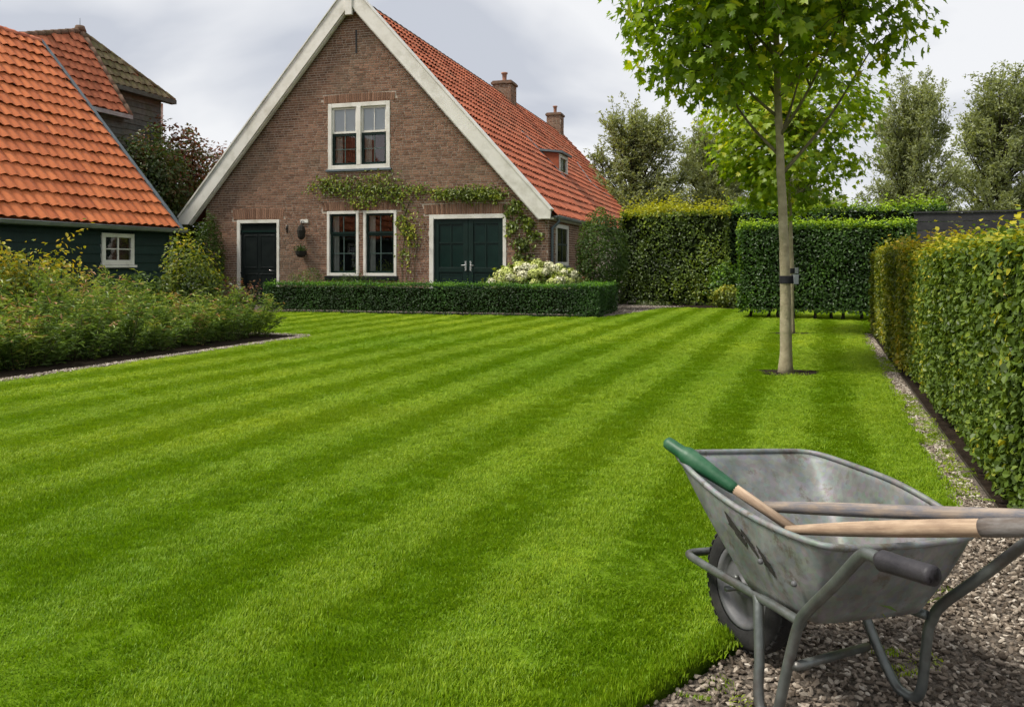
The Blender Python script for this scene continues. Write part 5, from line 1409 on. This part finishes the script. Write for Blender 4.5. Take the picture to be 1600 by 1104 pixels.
# worn patches of old tar on the left side of the tub
def tubpt(ang_i, f, out=.006):
    p = rim[ang_i % nR]; bot = Vector((p.x*.70, -.365+(p.y+.26)*.42, .315)); q = p.lerp(bot, f); cx = Vector((p.x, p.y+.26, 0)).normalized()
    return q + cx*(math.sin(math.pi*f)*.009+out)
j0 = min(range(nR), key=lambda j: (rim[j]-Vector((-.290, -.24, .57))).length)
rg = np.random.default_rng(77)
for (dj, f0, f1, wdt) in ((2.9, .15, .45, 2.6), (.2, .24, .52, 1.5), (-2.4, .34, .64, 1.9)):
    m = MB(); V = []; n = 12
    for i in range(n+1):
        f = f0+(f1-f0)*i/n; c_ = dj-2.0*(i/n); hw_ = wdt*math.sin(math.pi*(i+.3)/(n+.6))*rg.uniform(.35, 1)
        for sgn in (-1, 1):
            x = c_+sgn*hw_*.75; ia = math.floor(x); fr = x-ia
            V.append(tubpt(j0+ia, f, .0062).lerp(tubpt(j0+ia+1, f, .0062), fr))
    m.add(V, [(2*i, 2*i+1, 2*i+3, 2*i+2) for i in range(n)]); m.build('tar_patch', M['rubber'], tub)
# frame: bumper loop and side rails
loop = [(-.23, -.50, .312), (-.215, -.38, .306), (-.20, -.27, .297), (-.16, -.02, .272), (-.125, .17, .252), (-.11, .245, .247), (-.085, .272, .245), (0, .278, .245), (.085, .272, .245), (.11, .245, .247), (.125, .17, .252), (.16, -.02, .272), (.20, -.27, .285), (.215, -.38, .29), (.23, -.50, .295)]
m = MB(); m.tube(catmull(loop, 6), .0145, 12); m.build('frame', M['pipe'], wb, smooth=True)
for sx in (-1, 1):
    dz = 0 if sx < 0 else -.03
    leg = [(sx*.30, -.845, .606), (sx*.298, -.80, .606), (sx*.290, -.760, .590), (sx*.272, -.66, .485+dz*.3), (sx*.252, -.535, .358+dz*.6), (sx*.248, -.506, .315+dz), (sx*.246, -.494, .26+dz*.5), (sx*.244, -.488, .14), (sx*.242, -.482, .055), (sx*.240, -.462, .018), (sx*.238, -.43, .012), (sx*.236, -.398, .022), (sx*.233, -.36, .062), (sx*.225, -.318, .13), (sx*.215, -.285, .20), (sx*.205, -.262, .26), (sx*.20, -.258, .285)]
    leg = [(a_, b_, fixz(a_, z_)) for a_, b_, z_ in leg]
    if sx < 0:
        leg = leg[:6] + [(-.249, -.487, .25), (-.250, -.462, .14), (-.250, -.444, .055), (-.246, -.425, .0), (-.240, -.39, -.012), (-.236, -.35, .0), (-.233, -.33, .05), (-.225, -.318, .13), (-.215, -.295, .22), (-.205, -.275, .28), (-.20, -.262, .296)]
    m = MB(); m.tube(catmull(leg, 5), .0155, 12); m.build('handle_leg', M['pipe'], wb, smooth=True)
    m = MB()
    gp = [(sx*.30, -.825, .6055), (sx*.30, -.838, .606), (sx*.30, -.84, .606), (sx*.30, -.90, .612), (sx*.30, -.975, .620), (sx*.30, -.985, .621), (sx*.30, -.985, .621), (sx*.30, -.965, .619)]
    m.tube(gp, [.0175, .0255, .0255, .0235, .0235, .0225, .0155, .0155], 16); m.build('grip', M['grip'], wb, smooth=True)
m = MB(); m.tube([(-.246, -.498, .195), (.222, -.287, .110)], .013, 8); m.build('crossbar', M['pipe'], wb, smooth=True)
m = MB(); m.tube(catmull([(-.075, .0, WR), (-.085, -.02, .24), (-.13, -.06, .278)], 4), .010, 8); m.tube(catmull([(.075, .0, WR), (.085, -.02, .24), (.13, -.06, .278)], 4), .010, 8); m.build('axle_bracket', M['pipe'], wb, smooth=True)
for (a_, b_, z_) in ((-.262, -.50, .425), (-.268, -.36, .44), (.262, -.50, .425), (-.185, -.262, .305), (-.24, -.50, .318)):
    m = MB(); m.lathe([(0, .006), (.007, .005), (.009, .0), (.009, -.004)], 8, Matrix.Translation((a_-.006 if a_ < 0 else a_+.006, b_, z_)) @ Matrix.Rotation(R(-90 if a_ < 0 else 90), 4, 'Y')); m.build('bolt', M['rim'], wb, smooth=True)
# litter in the tub
k = 260; P = np.stack([rng.normal(.05, .09, k), -.30+rng.normal(0, .09, k), .322+abs(rng.normal(0, .012, k))], 1)
o = leaf_obj('grass_clippings', P, rng.normal(0, .4, (k, 3))+[0, 0, 1], .06, rng.random(k), M['l_feather'], None, rng, 'rhomb', .12, .5)
o.matrix_world = wb.matrix_basis.copy(); o.location = wb.location; o.rotation_euler = wb.rotation_euler
tag(o, 'loose grass clippings lying in the wheelbarrow tub', 'clippings')

# garden tools in the barrow
def tool(name, label, A, B):
    d = (Vector(B)-Vector(A)); t = thing(name, label, 'tool', A, rot=d.to_track_quat('Z', 'Y').to_euler()); return t, d.length
t, L = tool('garden_tool', 'hand tool with green plastic grip resting on the front corner of the barrow', (.878, 2.545, .470), (.530, 2.835, .683))
m = MB(); m.tube([(0, 0, 0), (0, 0, L*.30), (0, 0, L*.50)], [.0150, .0165, .0175], 12); m.build('shaft', M['woodpale'], t, smooth=True)
m = MB(); m.tube([(0, 0, L*.42), (0, 0, L*.46), (0, 0, L*.58), (0, 0, L*.72), (0, .0, L*.80), (0, .0, L*.83), (0, .0, L*.86), (0, 0, L*.96), (0, 0, L*.985), (0, 0, L)], [.0160, .0205, .0240, .0300, .0325, .0300, .0225, .0220, .0200, .010], 16)
m.build('grip', M['greenplastic'], t, smooth=True)
t, L = tool('garden_tool', 'weathered grey wooden tool shaft lying across the barrow, the farther of two', (.850, 2.75, .482), (1.56, 1.93, .688))
m = MB(); m.tube([(0, 0, L*i/10) for i in range(11)], [.0180, .0195, .0205, .0210, .0205, .0205, .0205, .0205, .0205, .0205, .0205], 14); m.build('shaft', M['woodgrey'], t, smooth=True)
t, L = tool('garden_tool', 'pale wooden tool shaft with dark socket lying across the barrow, the nearer of two', (.850, 2.53, .475), (1.40, 1.70, .755))
m = MB(); m.tube([(0, 0, L*i/10) for i in range(8)], [.013, .0170, .0205, .0225, .0235, .0235, .0225, .0215], 14); m.build('shaft', M['woodpale'], t, smooth=True)
m = MB(); m.tube([(0, 0, L*.585), (0, 0, L*.60), (0, 0, L*.75), (0, 0, L)], [.0230, .0240, .0230, .0220], 14); m.build('socket', M['wooddark'], t, smooth=True)
